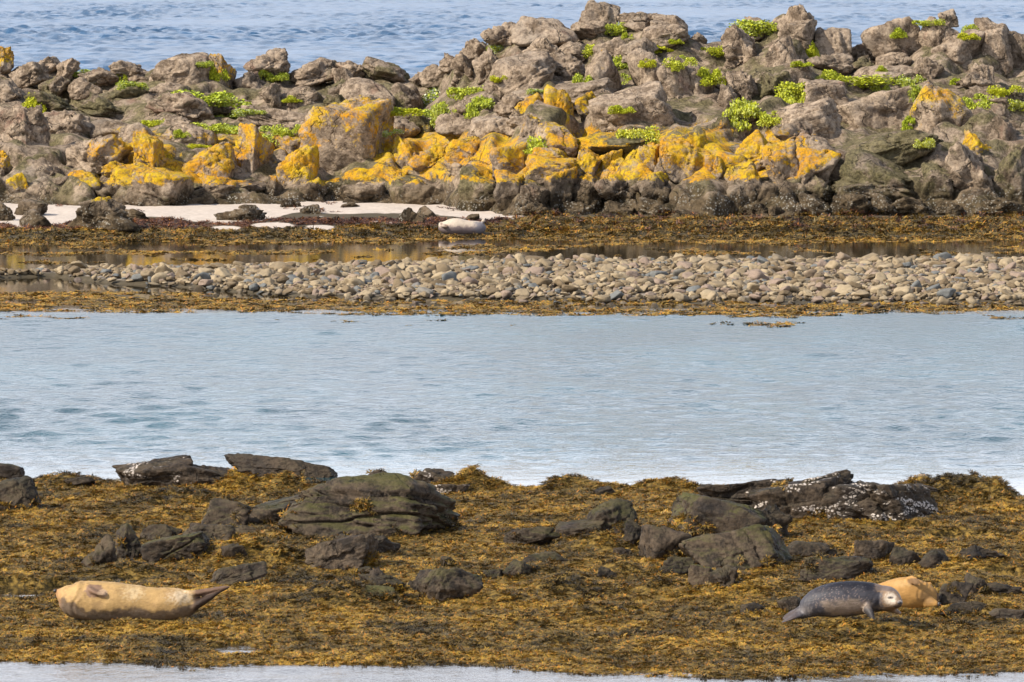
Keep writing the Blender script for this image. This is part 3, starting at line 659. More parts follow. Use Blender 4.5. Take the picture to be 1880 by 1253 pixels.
def auto_label(cx, cy, area, lich, film, tone):
    size = 'small' if area < 2200 else ('big' if area > 7500 else 'medium')
    look = ('yellow lichened' if lich > .9 else 'orange-patched' if lich > .55 else 'orange-spotted' if lich > .28 else 'dark olive' if film > .5 else 'dark wet' if tone < .6 else 'pale bare' if tone > .9 else 'grey-brown')
    near = sorted((math.hypot(cx - p[0], (cy - p[1]) * 1.3), p, l) for p, l in LAND)
    for noun in ('rock', 'boulder', 'stone', 'crag'):
        for dist_, p, l in near[:5]:
            dx, dy = cx - p[0], cy - p[1]
            rel = ('right of' if dx > 0 else 'left of') if abs(dx) > abs(dy) else ('below' if dy > 0 else 'above')
            core = ' '.join(l.split(' ')[:7])
            for cut in (' with', ' on', ' beside', ' below', ' of', ' right', ' left', ' under', ' at', ' in', ' behind', ' above', ' tucked', ' lying', ' forming', ' beneath', ' completely', ' hanging', ' half', ',', ' among', ' poking', ' low', ' just', ' streaked', ' leaning', ' mossy', ' highest'):
                if cut in core: core = core.split(cut)[0]
            lab = ' '.join((size + ' ' + look + ' ' + noun + ' ' + rel + ' the ' + core).split(' ')[:16])
            u = uniq(lab)
            if u: return u
    return lab
NR = 0
ridge_objs = []
for i, e in enumerate(RIDGE):
    c, u0, v0, u1, v1, li, fi, to, st = e[:9]
    x0, y0 = cpx(c, u0, v0); x1, y1 = cpx(c, u1, v1)
    tilt = e[10] if len(e) > 10 else (random.uniform(-14, 14))
    cx, cy = (x0 + x1) / 2, (y0 + y1) / 2
    Yd, t = ridge_depth(cx, min(cy + 0.15 * (y1 - y0), 420))
    Yd = float(Yd)
    X, Z, w, h, dd = place(None, x0, y0, x1, y1, Yd, 0, 1.05, 0)
    a = abs(math.radians(tilt)); f = 1 / (math.cos(a) + 0.35 * math.sin(a))
    me = RM[st][(i * 5 + 3) % len(RM[st])]
    o = link('boulder', me)
    o.location = (X, Yd + 0.15 * dd, Z - 0.06 * h)
    sx = -1 if (i * 7) % 3 == 0 else 1
    o.scale = (sx * w * .60 * f, dd * .62 * (1 if i % 2 else -1), h * .70 * f)
    o.rotation_euler = (0, math.radians(tilt), 0)
    o.color = (li, fi, to, 0)
    lab = e[9] if len(e) > 9 else auto_label(cx, cy, (x1 - x0) * (y1 - y0), li, fi, to)
    tag(o, lab, 'boulder', 'boulders of the far rocky ridge')
    ridge_objs.append((x0, y0, x1, y1, Yd, o))
for i, e in enumerate(BEACH):
    c, u0, v0, u1, v1, to, st, lab = e
    x0, y0 = cpx(c, u0, v0); x1, y1 = cpx(c, u1, v1)
    _, Y0, zg = ground_hit(far_z, (x0 + x1) / 2, y1, 128, 165)
    k = Y0 / FPX; w, h = (x1 - x0) * k, (y1 - y0) * k; dd = 0.5 * w + 0.2
    me = RM[st][(i * 3 + 1) % len(RM[st])]
    o = link('beach_rock', me)
    o.location = ((x0 + x1 - PW) / 2 * k, Y0 + dd * .45, zg + h * .28); o.scale = (w * .58, dd * .6, h * .80)
    o.color = (0.0, .25, to, 0)
    tag(o, lab, 'rock', 'rocks lying on the far sand')

# ------------------------------------------------------------------ cobble bar
CM = [rock_mesh('cobble_shape', 900 + i, 3, 'p' if i % 2 else 'b', M_COB) for i in range(12)]
rc = np.random.default_rng(21)
cand_x = rc.uniform(-13.5, 13.5, 42000); cand_y = rc.uniform(110, 133, 42000)
cz = far_z(cand_x, cand_y)
cxp, cyp = to_px(cand_x, cand_y, cz + 0.05)
sc = np.exp(rc.normal(-2.90, 0.40, 42000)); sc = np.clip(sc, .030, .17)
tp, bt = col_px(cxp, BAR_TOP), col_px(cxp, BAR_BOT)
inside = (cyp > tp - 2) & (cyp < bt + rc.normal(0, 2.0, 42000)) & (cxp > -60) & (cxp < 1940)
thin = sstep(420, 60, cxp) * 0.45
inside &= rc.random(42000) > thin
loose = (~inside) & (cyp >= bt) & (cyp < bt + 10) & (rc.random(42000) < 0.16) & (cxp > -60) & (cxp < 1940)
sel = np.where(inside | loose)[0][:20000]
P = np.stack([cand_x, cand_y, cz + sc * 0.12 + 0.06 * rc.random(42000) * inside], 1)[sel]
Sc = sc[sel][:, None] * rc.uniform((.8, .8, .42), (1.4, 1.2, .72), (len(sel), 3))
Rt = np.stack([rc.normal(0, .35, len(sel)), rc.normal(0, .35, len(sel)), rc.uniform(0, 6.28, len(sel))], 1)
vis = np.argsort(-(Sc[:, 0] * Sc[:, 2] / P[:, 1] ** 2) * ((cxp[sel] > 5) & (cxp[sel] < 1875)) * (P[:, 1] < 124))[:300]
for j in vis:
    o = link('cobble', CM[j % len(CM)])
    o.location = P[j]; o.location.z += 0.03; o.scale = Sc[j]; o.rotation_euler = Rt[j]
    tag(o, 'large tan cobble lying on the stone bar along the channel', 'cobble', 'larger cobbles of the stone bar')
rest = np.setdiff1d(np.arange(len(sel)), vis)

def scatter(name, pts, rots, scl, protos, label, cat, tint=None):
    me = bpy.data.meshes.new(name)
    me.vertices.add(len(pts)); me.vertices.foreach_set('co', np.ascontiguousarray(pts, np.float32).ravel())
    r_ = np.random.default_rng(len(pts))
    add_attr(me, 'rot', rots, 'FLOAT_VECTOR'); add_attr(me, 'scl', scl, 'FLOAT_VECTOR')
    add_attr(me, 'idx', r_.integers(0, len(protos), len(pts)), 'INT')
    add_attr(me, 'tint', r_.random(len(pts)) if tint is None else tint)
    coll = bpy.data.collections.new(name + '_shapes')
    for q, pm in enumerate(protos):
        coll.objects.link(bpy.data.objects.new(name + '_piece', pm))
    o = link(name, me)
    ng = bpy.data.node_groups.new(name, 'GeometryNodeTree')
    ng.interface.new_socket('Geometry', in_out='INPUT', socket_type='NodeSocketGeometry')
    ng.interface.new_socket('Geometry', in_out='OUTPUT', socket_type='NodeSocketGeometry')
    gi, go = ng.nodes.new('NodeGroupInput'), ng.nodes.new('NodeGroupOutput')
    ci = ng.nodes.new('GeometryNodeCollectionInfo')
    ci.inputs['Collection'].default_value = coll; ci.inputs['Separate Children'].default_value = True; ci.inputs['Reset Children'].default_value = True
    ip = ng.nodes.new('GeometryNodeInstanceOnPoints'); ip.inputs['Pick Instance'].default_value = True
    def na(nm, typ):
        n = ng.nodes.new('GeometryNodeInputNamedAttribute'); n.data_type = typ; n.inputs[0].default_value = nm; return n.outputs[0]
    L = ng.links.new
    L(gi.outputs[0], ip.inputs['Points']); L(ci.outputs[0], ip.inputs['Instance'])
    L(na('idx', 'INT'), ip.inputs['Instance Index']); L(na('scl', 'FLOAT_VECTOR'), ip.inputs['Scale'])
    e2r = ng.nodes.new('FunctionNodeEulerToRotation'); L(na('rot', 'FLOAT_VECTOR'), e2r.inputs[0]); L(e2r.outputs[0], ip.inputs['Rotation'])
    L(ip.outputs[0], go.inputs[0])
    md = o.modifiers.new('scatter', 'NODES'); md.node_group = ng
    return tag(o, label, cat, None, 'stuff')
scatter('cobbles', P[rest], Rt[rest], Sc[rest], CM, 'countless smaller tan cobbles heaped into the stone bar', 'cobbles')

# ------------------------------------------------------------------ near shore rocks
# crop, u0, v0, u1, v1, style, moss, tone, barnacle, tilt, label
NEAR = [
 (6, -90, 172, 207, 352, 'd', .2, .55, .15, 0, 'dark rounded boulder at the picture edge under a flat slab'), (6, -90, 92, 132, 190, 's', .4, .8, .25, 6, 'flat slab resting on the dark rounded edge boulder'),
 (6, 335, 163, 492, 225, 'c', .1, .5, .1, 0, 'small dark stone half buried in weed at the channel edge'),
 (6, 605, 72, 1010, 225, 's', .1, .75, .62, -3, 'dark slab with white barnacle spots at the channel edge'), (6, 930, 105, 1290, 215, 's', .1, .75, .2, 4, 'low dark slab between the barnacle-spotted slab and the raised one'),
 (6, 1195, 58, 1590, 178, 's', .1, .8, .05, 5, 'raised flat-topped dark slab standing against the channel'), (6, 1520, 88, 1785, 172, 's', .1, .7, .45, 6, 'thin slab end with pale barnacles sloping to the channel'),
 (6, 1062, 285, 1312, 440, 'e', .35, 1.0, .0, 2, 'square brown block left of the big domed rock'), (6, 1298, 312, 1562, 428, 'e', .4, .9, .0, -4, 'squat brown block with dark end beside the square one'), (6, 1310, 285, 1720, 380, 's', .3, .9, .0, -10, 'ramp of rock leading up to the big domed rock'),
 (6, 428, 465, 625, 648, 'c', .25, .8, .0, 8, 'brown rock leaning at the end of the weedy row'), (6, 598, 418, 760, 612, 'c', .5, .6, .0, 0, 'dark rock draped with weed in the weedy row'), (6, 742, 418, 948, 520, 'c', .2, .5, .0, 0, 'black rock behind the long mossy slab'),
 (6, 765, 475, 1125, 618, 's', .7, .7, .0, -10, 'long mossy slab with a dark end in the weedy row'), (6, 940, 415, 1230, 505, 's', .2, .95, .0, 3, 'low brown slab in front of the square block'), (6, 1200, 420, 1410, 475, 'c', .2, .9, .0, 0, 'small pointed brown stone before the squat block'),
 (6, 1105, 632, 1410, 752, 's', .3, 1.1, .0, -12, 'low grey slab near the tan seal hind flippers'), (6, 1170, 525, 1315, 602, 's', .2, .5, .0, 5, 'dark flat stone under a weed curtain'), (6, 1265, 725, 1385, 756, 's', .6, 1.2, .0, 0, 'pale green flat stone behind the tan seal flippers'),
 (7, -270, 160, 600, 480, 'd', .65, .95, .0, 4, 'big domed rock, mossy on one shoulder and dark on the other'), (7, 165, 128, 265, 185, 'r', .2, .6, .1, 0, 'small rounded stone peeping over the big domed rock'), (7, 375, 125, 605, 215, 's', .1, .7, .7, 5, 'dark slab speckled with white barnacles behind the domed rock'), (7, 500, 200, 690, 262, 's', .1, .8, .75, 0, 'low barnacle-crusted slab at the channel right of the domed rock'),
 (7, 170, 335, 255, 440, 'b', .4, 1.2, .0, 0, 'small pale upright stone against the domed rock'),
 (7, -195, 490, 215, 672, 'b', .1, 1.15, .0, -18, 'sunlit grey wedge with a black hollow side'), (7, -20, 470, 310, 590, 'c', .2, .9, .0, 8, 'brown rock behind the sunlit grey wedge'),
 (7, 425, 648, 760, 830, 'd', .5, .8, .0, -6, 'rounded dark boulder with weed skirt below the domed rock'), (7, 115, 655, 345, 760, 'c', .3, .6, .1, 0, 'craggy dark rock left of the rounded weed-skirted boulder'), (7, 95, 745, 290, 815, 'r', .7, 1.1, .0, 0, 'low pale green stone at the weed edge'), (7, 320, 712, 450, 775, 'c', .2, .6, .0, 0, 'small dark stone joined to the weed-skirted boulder'), (7, 85, 638, 190, 692, 'r', 1.0, .8, .0, 0, 'small bright mossy stone beneath the grey wedge'),
 (7, 1150, 395, 1420, 490, 's', .3, .8, .0, -12, 'low tail of rock leading to the dark-sided wedge'), (7, 1325, 298, 1592, 478, 'd', .5, .65, .0, -16, 'wedge-shaped boulder with a sheer dark side in the middle of the weed'), (7, 1520, 400, 1632, 540, 'c', .2, .4, .0, 0, 'dark stone at the sheer foot of the wedge'),
 (7, 895, 430, 1165, 540, 'c', .4, .6, .0, 0, 'lumpy dark low rock left of the wedge'), (7, 885, 608, 1035, 700, 'r', .4, .6, .0, 0, 'dark round stone with weed beside it in mid carpet'), (7, 540, 582, 622, 650, 'b', .3, .6, .0, 0, 'small square dark stone above the weed-skirted boulder'), (7, 990, 565, 1215, 630, 'r', .4, .7, .0, 0, 'low smooth stone barely clear of the weed'), (7, 1470, 535, 1560, 590, 'b', .3, .8, .0, 0, 'small pointed stone below the dark-sided wedge'), (7, 1380, 640, 1490, 705, 'c', .1, .6, .0, 0, 'small dark stone beside purple weed'),
 (7, 750, 655, 890, 712, 'c', .3, .7, .0, 0, 'low dark stone between two round ones in mid carpet'), (7, 1370, 215, 1500, 270, 's', .1, .6, .1, 0, 'dark wet slab in the weed mound by the channel'),
 (8, -180, 425, 75, 615, 'e', .4, .95, .0, 0, 'square brown end block of the great boulder pair'), (8, -20, 285, 480, 520, 'e', .8, .75, .05, 8, 'upper boulder of the great pair with a bright mossy top'), (8, 400, 318, 610, 500, 'c', .1, .4, .0, 10, 'sheer dark shoulder at the back of the great pair'), (8, 52, 425, 635, 665, 'e', .65, 1.0, .0, 5, 'lower boulder of the great pair, brown face and mossy brow'),
 (8, -110, 590, 95, 690, 'c', .3, .5, .0, 0, 'weedy dark stone at the foot of the square end block'), (8, 80, 635, 215, 752, 's', .9, 1.0, .0, 0, 'small flat mossy block below the great boulder pair'), (8, 190, 640, 335, 760, 'c', .2, .5, .0, 0, 'dark weedy lump right of the small mossy block'),
 (8, 60, 192, 620, 345, 's', .1, .7, .45, -5, 'dark ledge with a white barnacle stripe at the channel edge'), (8, 420, 182, 960, 395, 's', .15, .75, .66, -9, 'tilted dark ledge with pale barnacle streaks'), (8, 800, 208, 1400, 402, 's', .1, .75, .74, 4, 'broad ledge whitened by barnacles below its edge'), (8, 1160, 205, 1400, 262, 's', .1, .8, .75, 2, 'pale barnacle shelf on top of the weed mound'),
 (8, 685, 588, 1070, 725, 'e', .4, .7, .0, 0, 'jointed dark boulder above the grey seal'), (8, 965, 498, 1165, 610, 'b', .1, 1.15, .0, 0, 'light brown cut-faced stone behind the jointed boulder'), (8, 1155, 540, 1325, 650, 'r', .2, .6, .0, 0, 'dark rounded stone, left one of two behind the tan seals'), (8, 1308, 552, 1455, 650, 'r', .2, .6, .0, 0, 'dark rounded stone, right one of two behind the tan seals'), (8, 615, 508, 855, 598, 'r', .1, .6, .1, 0, 'low weed-fringed stone right of the great pair'),
 (8, 565, 795, 688, 905, 'b', .3, .9, .0, -14, 'small pointed stone behind the grey seal tail'), (8, 355, 835, 475, 900, 'r', .1, .5, .0, 0, 'low dark stone left of the grey seal tail'),
 (8, 1415, 718, 1600, 850, 'b', .35, 1.0, .0, -8, 'grey blocky stone right of the tan seal behind the grey one'), (8, 1545, 668, 1665, 790, 'b', .2, .95, .0, -20, 'tilted pointed stone on the blocky heap by the seals'), (8, 1640, 725, 1840, 800, 'c', .1, .5, .0, 0, 'black jagged stone right of the pointed one'), (8, 1430, 825, 1700, 905, 's', .1, .45, .0, 3, 'flat wet black slab right of the seals'), (8, 1690, 858, 1900, 935, 's', .1, .9, .05, -6, 'low grey slab at the picture edge below the black slab'),
 (8, 1520, 530, 1760, 610, 'c', .1, .5, .0, 0, 'weedy dark lump beside reddish weed'),
]
near_rocks = []
NRV = {}
for i, e in enumerate(NEAR):
    c, u0, v0, u1, v1, st, mo, to, ba, tilt, lab = e
    x0, y0 = cpx(c, u0, v0); x1, y1 = cpx(c, u1, v1)
    cx = (x0 + x1) / 2
    _, Y0, zg = ground_hit(near_z, cx, y1 - 2, 52, 79)
    k = Y0 / FPX; w, h = (x1 - x0) * k, (y1 - y0) * k
    dd = 0.42 * w + 0.38 * math.sqrt(w * h)
    big = w > 0.55
    vs = rock_verts(5000 + 37 * i, 6 if big else 5, st)
    me = mesh_np('shore_rock', vs, ICO[6 if big else 5][1]); me.materials.append(M_SHORE)
    a = abs(math.radians(tilt)); f = 1 / (math.cos(a) + 0.3 * math.sin(a))
    o = link('shore_rock', me)
    hh = h * 1.36
    o.location = ((cx - PW / 2) * k, Y0 + dd * .48, zg + h - hh / 2 - 0.02)
    o.scale = (w * .57 * f, dd * .60, hh * .55 * (f if a > .1 else 1.0)); o.rotation_euler = (0, math.radians(tilt), 0)
    o.color = (ba, mo, to, 0)
    tag(o, lab, 'rock', 'dark rocks among the near seaweed')
    near_rocks.append((o, vs, mo, ba))
# ------------------------------------------------------------------ seals
def catmull(tab, n):
    T = np.array(tab, float); m = len(T)
    t = np.linspace(0, m - 1.0001, n); i = t.astype(int); f = (t - i)[:, None]
    p0, p1, p2, p3 = T[np.clip(i - 1, 0, m - 1)], T[i], T[np.clip(i + 1, 0, m - 1)], T[np.clip(i + 2, 0, m - 1)]
    return 0.5 * (2 * p1 + (p2 - p0) * f + (2 * p0 - 5 * p1 + 4 * p2 - p3) * f ** 2 + (3 * p1 - p0 - 3 * p2 + p3) * f ** 3)
def loft(tab, ref=(0, 0, 1), n=40, seg=28):
    """rows: x, y, z, side radius, up radius; closed at both ends"""
    q = catmull(tab, n); c = q[:, :3]; ra = np.maximum(q[:, 3], .004); rb = np.maximum(q[:, 4], .004)
    t = np.gradient(c, axis=0); t /= np.linalg.norm(t, axis=1)[:, None]
    s = np.cross(t, np.array(ref, float)); s /= np.linalg.norm(s, axis=1)[:, None]
    u = np.cross(s, t)
    a = np.linspace(0, 2 * math.pi, seg, endpoint=False)
    v = c[:, None] + s[:, None] * (np.cos(a)[None, :, None] * ra[:, None, None]) + u[:, None] * (np.sin(a)[None, :, None] * rb[:, None, None])
    v = np.concatenate([v.reshape(-1, 3), c[:1], c[-1:]])
    f = []
    for i in range(n - 1):
        for j in range(seg):
            f.append((i * seg + j, i * seg + (j + 1) % seg, (i + 1) * seg + (j + 1) % seg, (i + 1) * seg + j))
    N = n * seg
    for j in range(seg):
        f.append((N, (j + 1) % seg, j)); f.append((N + 1, (n - 1) * seg + j, (n - 1) * seg + (j + 1) % seg))
    return v, f
def fuse(name, pieces, voxel, smooth=6):
    """union of closed lofts, remeshed into one continuous skin"""
    V, Fc, o = [], [], 0
    for v, f in pieces:
        V.extend(map(tuple, v)); Fc.extend(tuple(k + o for k in q) for q in f); o += len(v)
    me = bpy.data.meshes.new(name); me.from_pydata(V, [], Fc); me.update()
    bm = bmesh.new(); bm.from_mesh(me); bmesh.ops.recalc_face_normals(bm, faces=bm.faces[:]); bm.to_mesh(me); bm.free()
    ob = bpy.data.objects.new(name, me); COL.objects.link(ob)
    r = ob.modifiers.new('r', 'REMESH'); r.mode = 'VOXEL'; r.voxel_size = voxel
    s = ob.modifiers.new('s', 'SMOOTH'); s.iterations = smooth; s.factor = 0.5
    dg = bpy.context.evaluated_depsgraph_get()
    out = bpy.data.meshes.new_from_object(ob.evaluated_get(dg))
    bpy.data.objects.remove(ob); bpy.data.meshes.remove(me)
    out.name = name
    out.polygons.foreach_set('use_smooth', np.ones(len(out.polygons), bool))
    return out
def flesh(me, amp, folds):
    """uneven blubber and skin folds: folds = (x, half width, depth, count)"""
    co = coords(me); nr = np.empty(len(me.vertices) * 3, np.float32); me.vertices.foreach_get('normal', nr); nr = nr.reshape(-1, 3)
    dsp = amp * fbm(co * 5 + 2, 2) + amp * .35 * fbm(co * 16, 2)
    for x, hw, dp, cnt in folds:
        q = (co[:, 0] - x + .05 * np.sin(co[:, 2] * 14) + .02 * fbm(co * 8, 2)) / hw
        dsp += dp * np.cos(q * math.pi * cnt) * np.exp(-(q ** 2) * 2) * np.clip(.4 + fbm(co * 4 + 7, 2), 0, 1)
    me.vertices.foreach_set('co', (co + nr * dsp[:, None]).astype(np.float32).ravel()); me.update()
def coords(me):
    a = np.empty(len(me.vertices) * 3, np.float32); me.vertices.foreach_get('co', a); return a.reshape(-1, 3).astype(float)
def mat_coat(name, rough, spec, mott):
    n = NT(name)
    tc = n.t.nodes.new('ShaderNodeTexCoord').outputs['Object']
    c = n.attr('coat')['Color']
    m1 = n.noise(tc, 9.0, 6, 0.65); m2 = n.noise(n.vmul(tc, (1, 1, 1.6)), 38.0, 5, 0.6)
    c = n.scale_col(c, n.add(1 - mott, n.mul(n.add(n.mul(m1, 1.0), n.mul(m2, 1.0)), mott)))
    return n.out(c, rough, n.bump(n.noise(n.vmul(tc, (0.5, 1, 1.4)), 60.0, 4, 0.6), 0.35, 0.012), spec)
M_TAN, M_GREY = mat_coat('tan_coat', 0.65, 0.25, 0.55), mat_coat('grey_coat', 0.5, 0.22, 0.6)
def plain(name, col, rough, spec=0.5):
    n = NT(name); return n.out(n.mix(n.noise(n.pos(), 80.0, 3), col, tuple(v * 1.3 for v in col)), rough, None, spec)
M_EYE, M_NOSE = plain('seal_eye', (0.010, 0.008, 0.007), 0.12), plain('seal_nose', (0.022, 0.018, 0.017), 0.4)
def blob(center, r, name, mat, parent, sub=3):
    v, f = ICO[sub]
    me = mesh_np(name, v * np.array(r) + np.array(center), f); me.materials.append(mat)
    return link(name, me, None, parent)
def mixc(a, b, k): k = np.clip(k, 0, 1)[:, None]; return a * (1 - k) + np.array(b) * k
def set_coat(me, col): add_attr(me, 'coat', np.concatenate([col, np.ones((len(col), 1))], 1), 'FLOAT_COLOR')
seal_foot = []
def seal_site(px, py, z):
    X, Y, g = ground_hit(far_z if z < 0 else near_z, px, py, 125 if z < 0 else 52, 160 if z < 0 else 79)
    return X, Y, Y / FPX, g

# --- tan seal on its side, belly to the camera (zoom of 70..450 x 1040..1170, 4.947 px per px)
zg = 0.075
sxA, syA, kA, zg = seal_site(240, 1138, 1); kA = kA / 4.947
def A(u, v, y=0.0): return ((u - 841) * kA, y, (488 - v) * kA)
out = [(138, 232, 262, .5), (165, 212, 300, .8), (215, 180, 372, .95), (280, 158, 460, 1.0), (380, 152, 508, 1.0), (500, 150, 530, 1.0), (650, 160, 540, 1.0), (820, 182, 535, 1.0), (1000, 203, 530, 1.0), (1150, 212, 528, 1.0), (1270, 216, 515, .95), (1360, 222, 470, .85), (1430, 240, 400, .7), (1470, 262, 350, .6)]
body = [A(u, (t + b) / 2) + ((b - t) / 2 * kA * r, (b - t) / 2 * kA) for u, t, b, r in out]
fl1 = [A(1330, 262, -.02) + (.045, .030), A(1430, 258, -.03) + (.05, .030), A(1560, 236, -.02) + (.055, .024), A(1680, 212, -.01) + (.045, .013), A(1735, 202, 0) + (.02, .006)]
fl2 = [A(1350, 420, -.03) + (.05, .05), A(1430, 370, -.05) + (.05, .042), A(1540, 305, -.04) + (.05, .032), A(1660, 238, -.02) + (.04, .017), A(1730, 208, -.01) + (.02, .007)]
yr = -0.150
ff = [A(445, 205, yr + .06) + (.020, .030), A(490, 228, yr + .005) + (.030, .046), A(540, 250, yr - .018) + (.028, .046), A(590, 258, yr - .022) + (.020, .038), A(618, 262, yr - .016) + (.010, .022)]
toes = []
for q in range(5):
    vv = 228 + q * 14
    toes.append(loft([A(570, vv + 4, yr - .024) + (.010, .008), A(606, vv, yr - .032) + (.009, .007), A(630 - abs(q - 2) * 6, vv - 1, yr - .030) + (.006, .005)], n=8, seg=8))
me = fuse('seal', [loft(body, n=60, seg=40), loft(fl1), loft(fl2), loft(ff, ref=(0, 1, 0))] + toes, 0.009, 7)
flesh(me, .007, [((330 - 841) * kA, .10, .006, 3), ((1330 - 841) * kA, .09, .003, 2), ((700 - 841) * kA, .12, .003, 2)])
co = coords(me); U = co[:, 0] / kA + 841; Vv = 488 - co[:, 2] / kA
nz_ = fbm(np.stack([U, Vv, co[:, 1] / kA], 1) * 0.014, 4); nf = fbm(np.stack([U, Vv, co[:, 1] / kA], 1) * 0.05, 3)
col = np.tile(np.array([.385, .240, .092]), (len(co), 1))
col = mixc(col, (.47, .34, .18), sstep(1.2, .3, np.hypot((U - 860) / 110, (Vv - 250) / 70) + .5 * nf))
col = mixc(col, (.50, .38, .24), sstep(1.3, .2, np.hypot((U - 1300) / 140, (Vv - 285) / 70) + .5 * nf))
col = mixc(col, (.27, .165, .070), sstep(.10, .5, nz_ + .4 * nf) * .55)
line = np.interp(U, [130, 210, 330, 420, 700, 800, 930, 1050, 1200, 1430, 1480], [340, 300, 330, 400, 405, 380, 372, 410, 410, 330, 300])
col = mixc(col, (.105, .070, .045), sstep(-10, 18, Vv + 26 * nz_ - line) * .9)  # dark wet underside, with shade of the lower side painted in
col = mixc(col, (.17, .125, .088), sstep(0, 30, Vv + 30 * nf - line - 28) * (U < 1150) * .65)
col = mixc(col, (.20, .12, .075), sstep(1.15, .85, np.hypot((U - 505) / 78, (Vv - 225) / 62) + .25 * nf) * (co[:, 1] < -.09))
col = mixc(col, (.33, .22, .135), sstep(1.1, .8, np.hypot((U - 585) / 48, (Vv - 250) / 38)) * (co[:, 1] < -.12))
hf = sstep(1385, 1440, U)
col = mixc(col, (.135, .078, .048), hf); col = mixc(col, (.026, .015, .010), hf * sstep(-6, 10, Vv - np.interp(U, [1380, 1440, 1735], [295, 300, 208])) * .9)
col = mixc(col, (.33, .17, .08), sstep(225, 150, U) * .7)
set_coat(me, col); me.materials.clear(); me.materials.append(M_TAN)
o = link('seal', me); o.location = (sxA, syA + .17, zg); tag(o, 'golden tan seal sprawled on its side alone on the weed, hind flippers raised', 'seal', 'seals resting ashore')
seal_foot.append((sxA, syA + .15, .72, .17))
blob(A(143, 243, 0), (.018, .022, .018), 'nose', M_NOSE, o)

# --- grey seal (zoom of 1420..1760 x 1040..1180, 5.529 px per px)
zg = 0.10
sxB, syB, kB, zg = seal_site(1545, 1146, 1); kB = kB / 5.529
def B(u, v, y=0.0): return ((u - 691) * kB, y, (586 - v) * kB)
out = [(225, 470, 560, .8), (300, 430, 578, .9), (370, 340, 570, 1), (450, 270, 560, 1), (560, 222, 560, 1), (690, 195, 556, 1), (820, 186, 545, 1), (940, 190, 525, 1), (1040, 212, 505, .98), (1120, 240, 495, .9), (1180, 255, 485, .8), (1230, 285, 450, .7)]
body = [B(u, (t + b) / 2) + ((b - t) / 2 * kB * r, (b - t) / 2 * kB) for u, t, b, r in out]
hy = -.085
head = [B(1120, 365, .06) + (.105, .108), B(1170, 368, -.02) + (.112, .112), B(1205, 372, -.09) + (.100, .098), B(1245, 385, -.145) + (.068, .066), B(1270, 393, -.185) + (.050, .045), B(1280, 396, -.212) + (.030, .027)]
hf1 = [B(300, 520, -.02) + (.050, .035), B(215, 545, -.06) + (.062, .020), B(140, 580, -.08) + (.055, .014), B(85, 605, -.09) + (.022, .007)]
hf2 = [B(300, 500, .03) + (.050, .035), B(230, 505, .05) + (.055, .020), B(165, 540, .04) + (.045, .014), B(110, 585, .01) + (.020, .008)]
ffl = [B(950, 450, -.13) + (.045, .05), B(990, 500, -.19) + (.042, .032), B(1012, 560, -.215) + (.040, .020), B(1025, 615, -.225) + (.034, .012), B(1030, 638, -.23) + (.014, .006)]
ff2 = [B(1180, 455, .02) + (.05, .04), B(1250, 490, -.03) + (.045, .025), B(1310, 520, -.05) + (.03, .012)]
me = fuse('seal', [loft(body, n=60, seg=40), loft(head, n=30, seg=28), loft(hf1), loft(hf2), loft(ffl, ref=(1, 0, 0)), loft(ff2)], 0.0085, 6)
flesh(me, .005, [((1080 - 691) * kB, .09, .006, 3), ((360 - 691) * kB, .07, .004, 3)])
co = coords(me); U = co[:, 0] / kB + 691; Vv = 586 - co[:, 2] / kB
q3 = np.stack([U, Vv, co[:, 1] / kB], 1); nz_ = fbm(q3 * .012, 4); nf = fbm(q3 * .045, 3); ns = fbm(q3 * .09, 2)
col = np.tile(np.array([.050, .047, .053]), (len(co), 1))
col = mixc(col, (.015, .014, .018), sstep(330, 200, Vv + 40 * nz_))
col = mixc(col, (.24, .18, .13), sstep(1.25, .55, np.hypot((U - 760) / 300, (Vv - 455) / 95) + .45 * nz_) * .85)
col = mixc(col, (.30, .22, .18), sstep(.42, .7, ns + .6 * nf) * sstep(1.5, .6, np.hypot((U - 690) / 260, (Vv - 380) / 130)) * .8)
col = mixc(col, (.20, .185, .18), sstep(.7, .85, ns) * sstep(300, 240, Vv + 0 * U) * (U > 450) * (U < 950) * .8)
col = mixc(col, (.24, .21, .195), sstep(1.3, .2, np.hypot((U - 330) / 80, (Vv - 490) / 70) + .4 * nf) * .6)
col = mixc(col, (.075, .055, .047), sstep(290, 200, U) * .85)
col = mixc(col, (.050, .044, .042), sstep(400, 470, Vv) * (U > 915) * (U < 1085) * (co[:, 1] < -.165))
hd = sstep(1085, 1140, U + 25 * nf + 60 * (Vv < 290)) * (co[:, 1] < .06)
col = mixc(col, (.22, .14, .08), hd * .85)
col = mixc(col, (.42, .35, .27), sstep(1.3, .5, np.hypot((U - 1195) / 66, (Vv - 350) / 66) + .3 * nf) * (co[:, 1] < -.02))
col = mixc(col, (.06, .045, .04), sstep(1.1, .6, np.hypot((U - 1193) / 34, (Vv - 338) / 15)) * (co[:, 1] < -.05))
col = mixc(col, (.13, .10, .085), sstep(285, 268, Vv) * hd * .9)
col = mixc(col, (.05, .04, .035), sstep(1.0, .7, np.hypot((U - 1265) / 48, (Vv - 425) / 24)) * (co[:, 1] < -.1) * .8)
col = mixc(col, (.42, .35, .29), sstep(1.0, .6, np.hypot((U - 1285) / 34, (Vv - 382) / 26)) * (co[:, 1] < -.14))
set_coat(me, col); me.materials.clear(); me.materials.append(M_GREY)
o = link('seal', me); o.location = (sxB, syB + .22, zg); tag(o, 'mottled grey seal lying on its belly, pale face turned to the camera', 'seal', 'seals resting ashore')
seal_foot.append((sxB, syB + .2, .50, .15))
blob(B(1193, 342, -.168), (.021, .012, .009), 'eye', M_EYE, o); blob(B(1278, 335, -.142), (.013, .010, .010), 'eye', M_EYE, o)
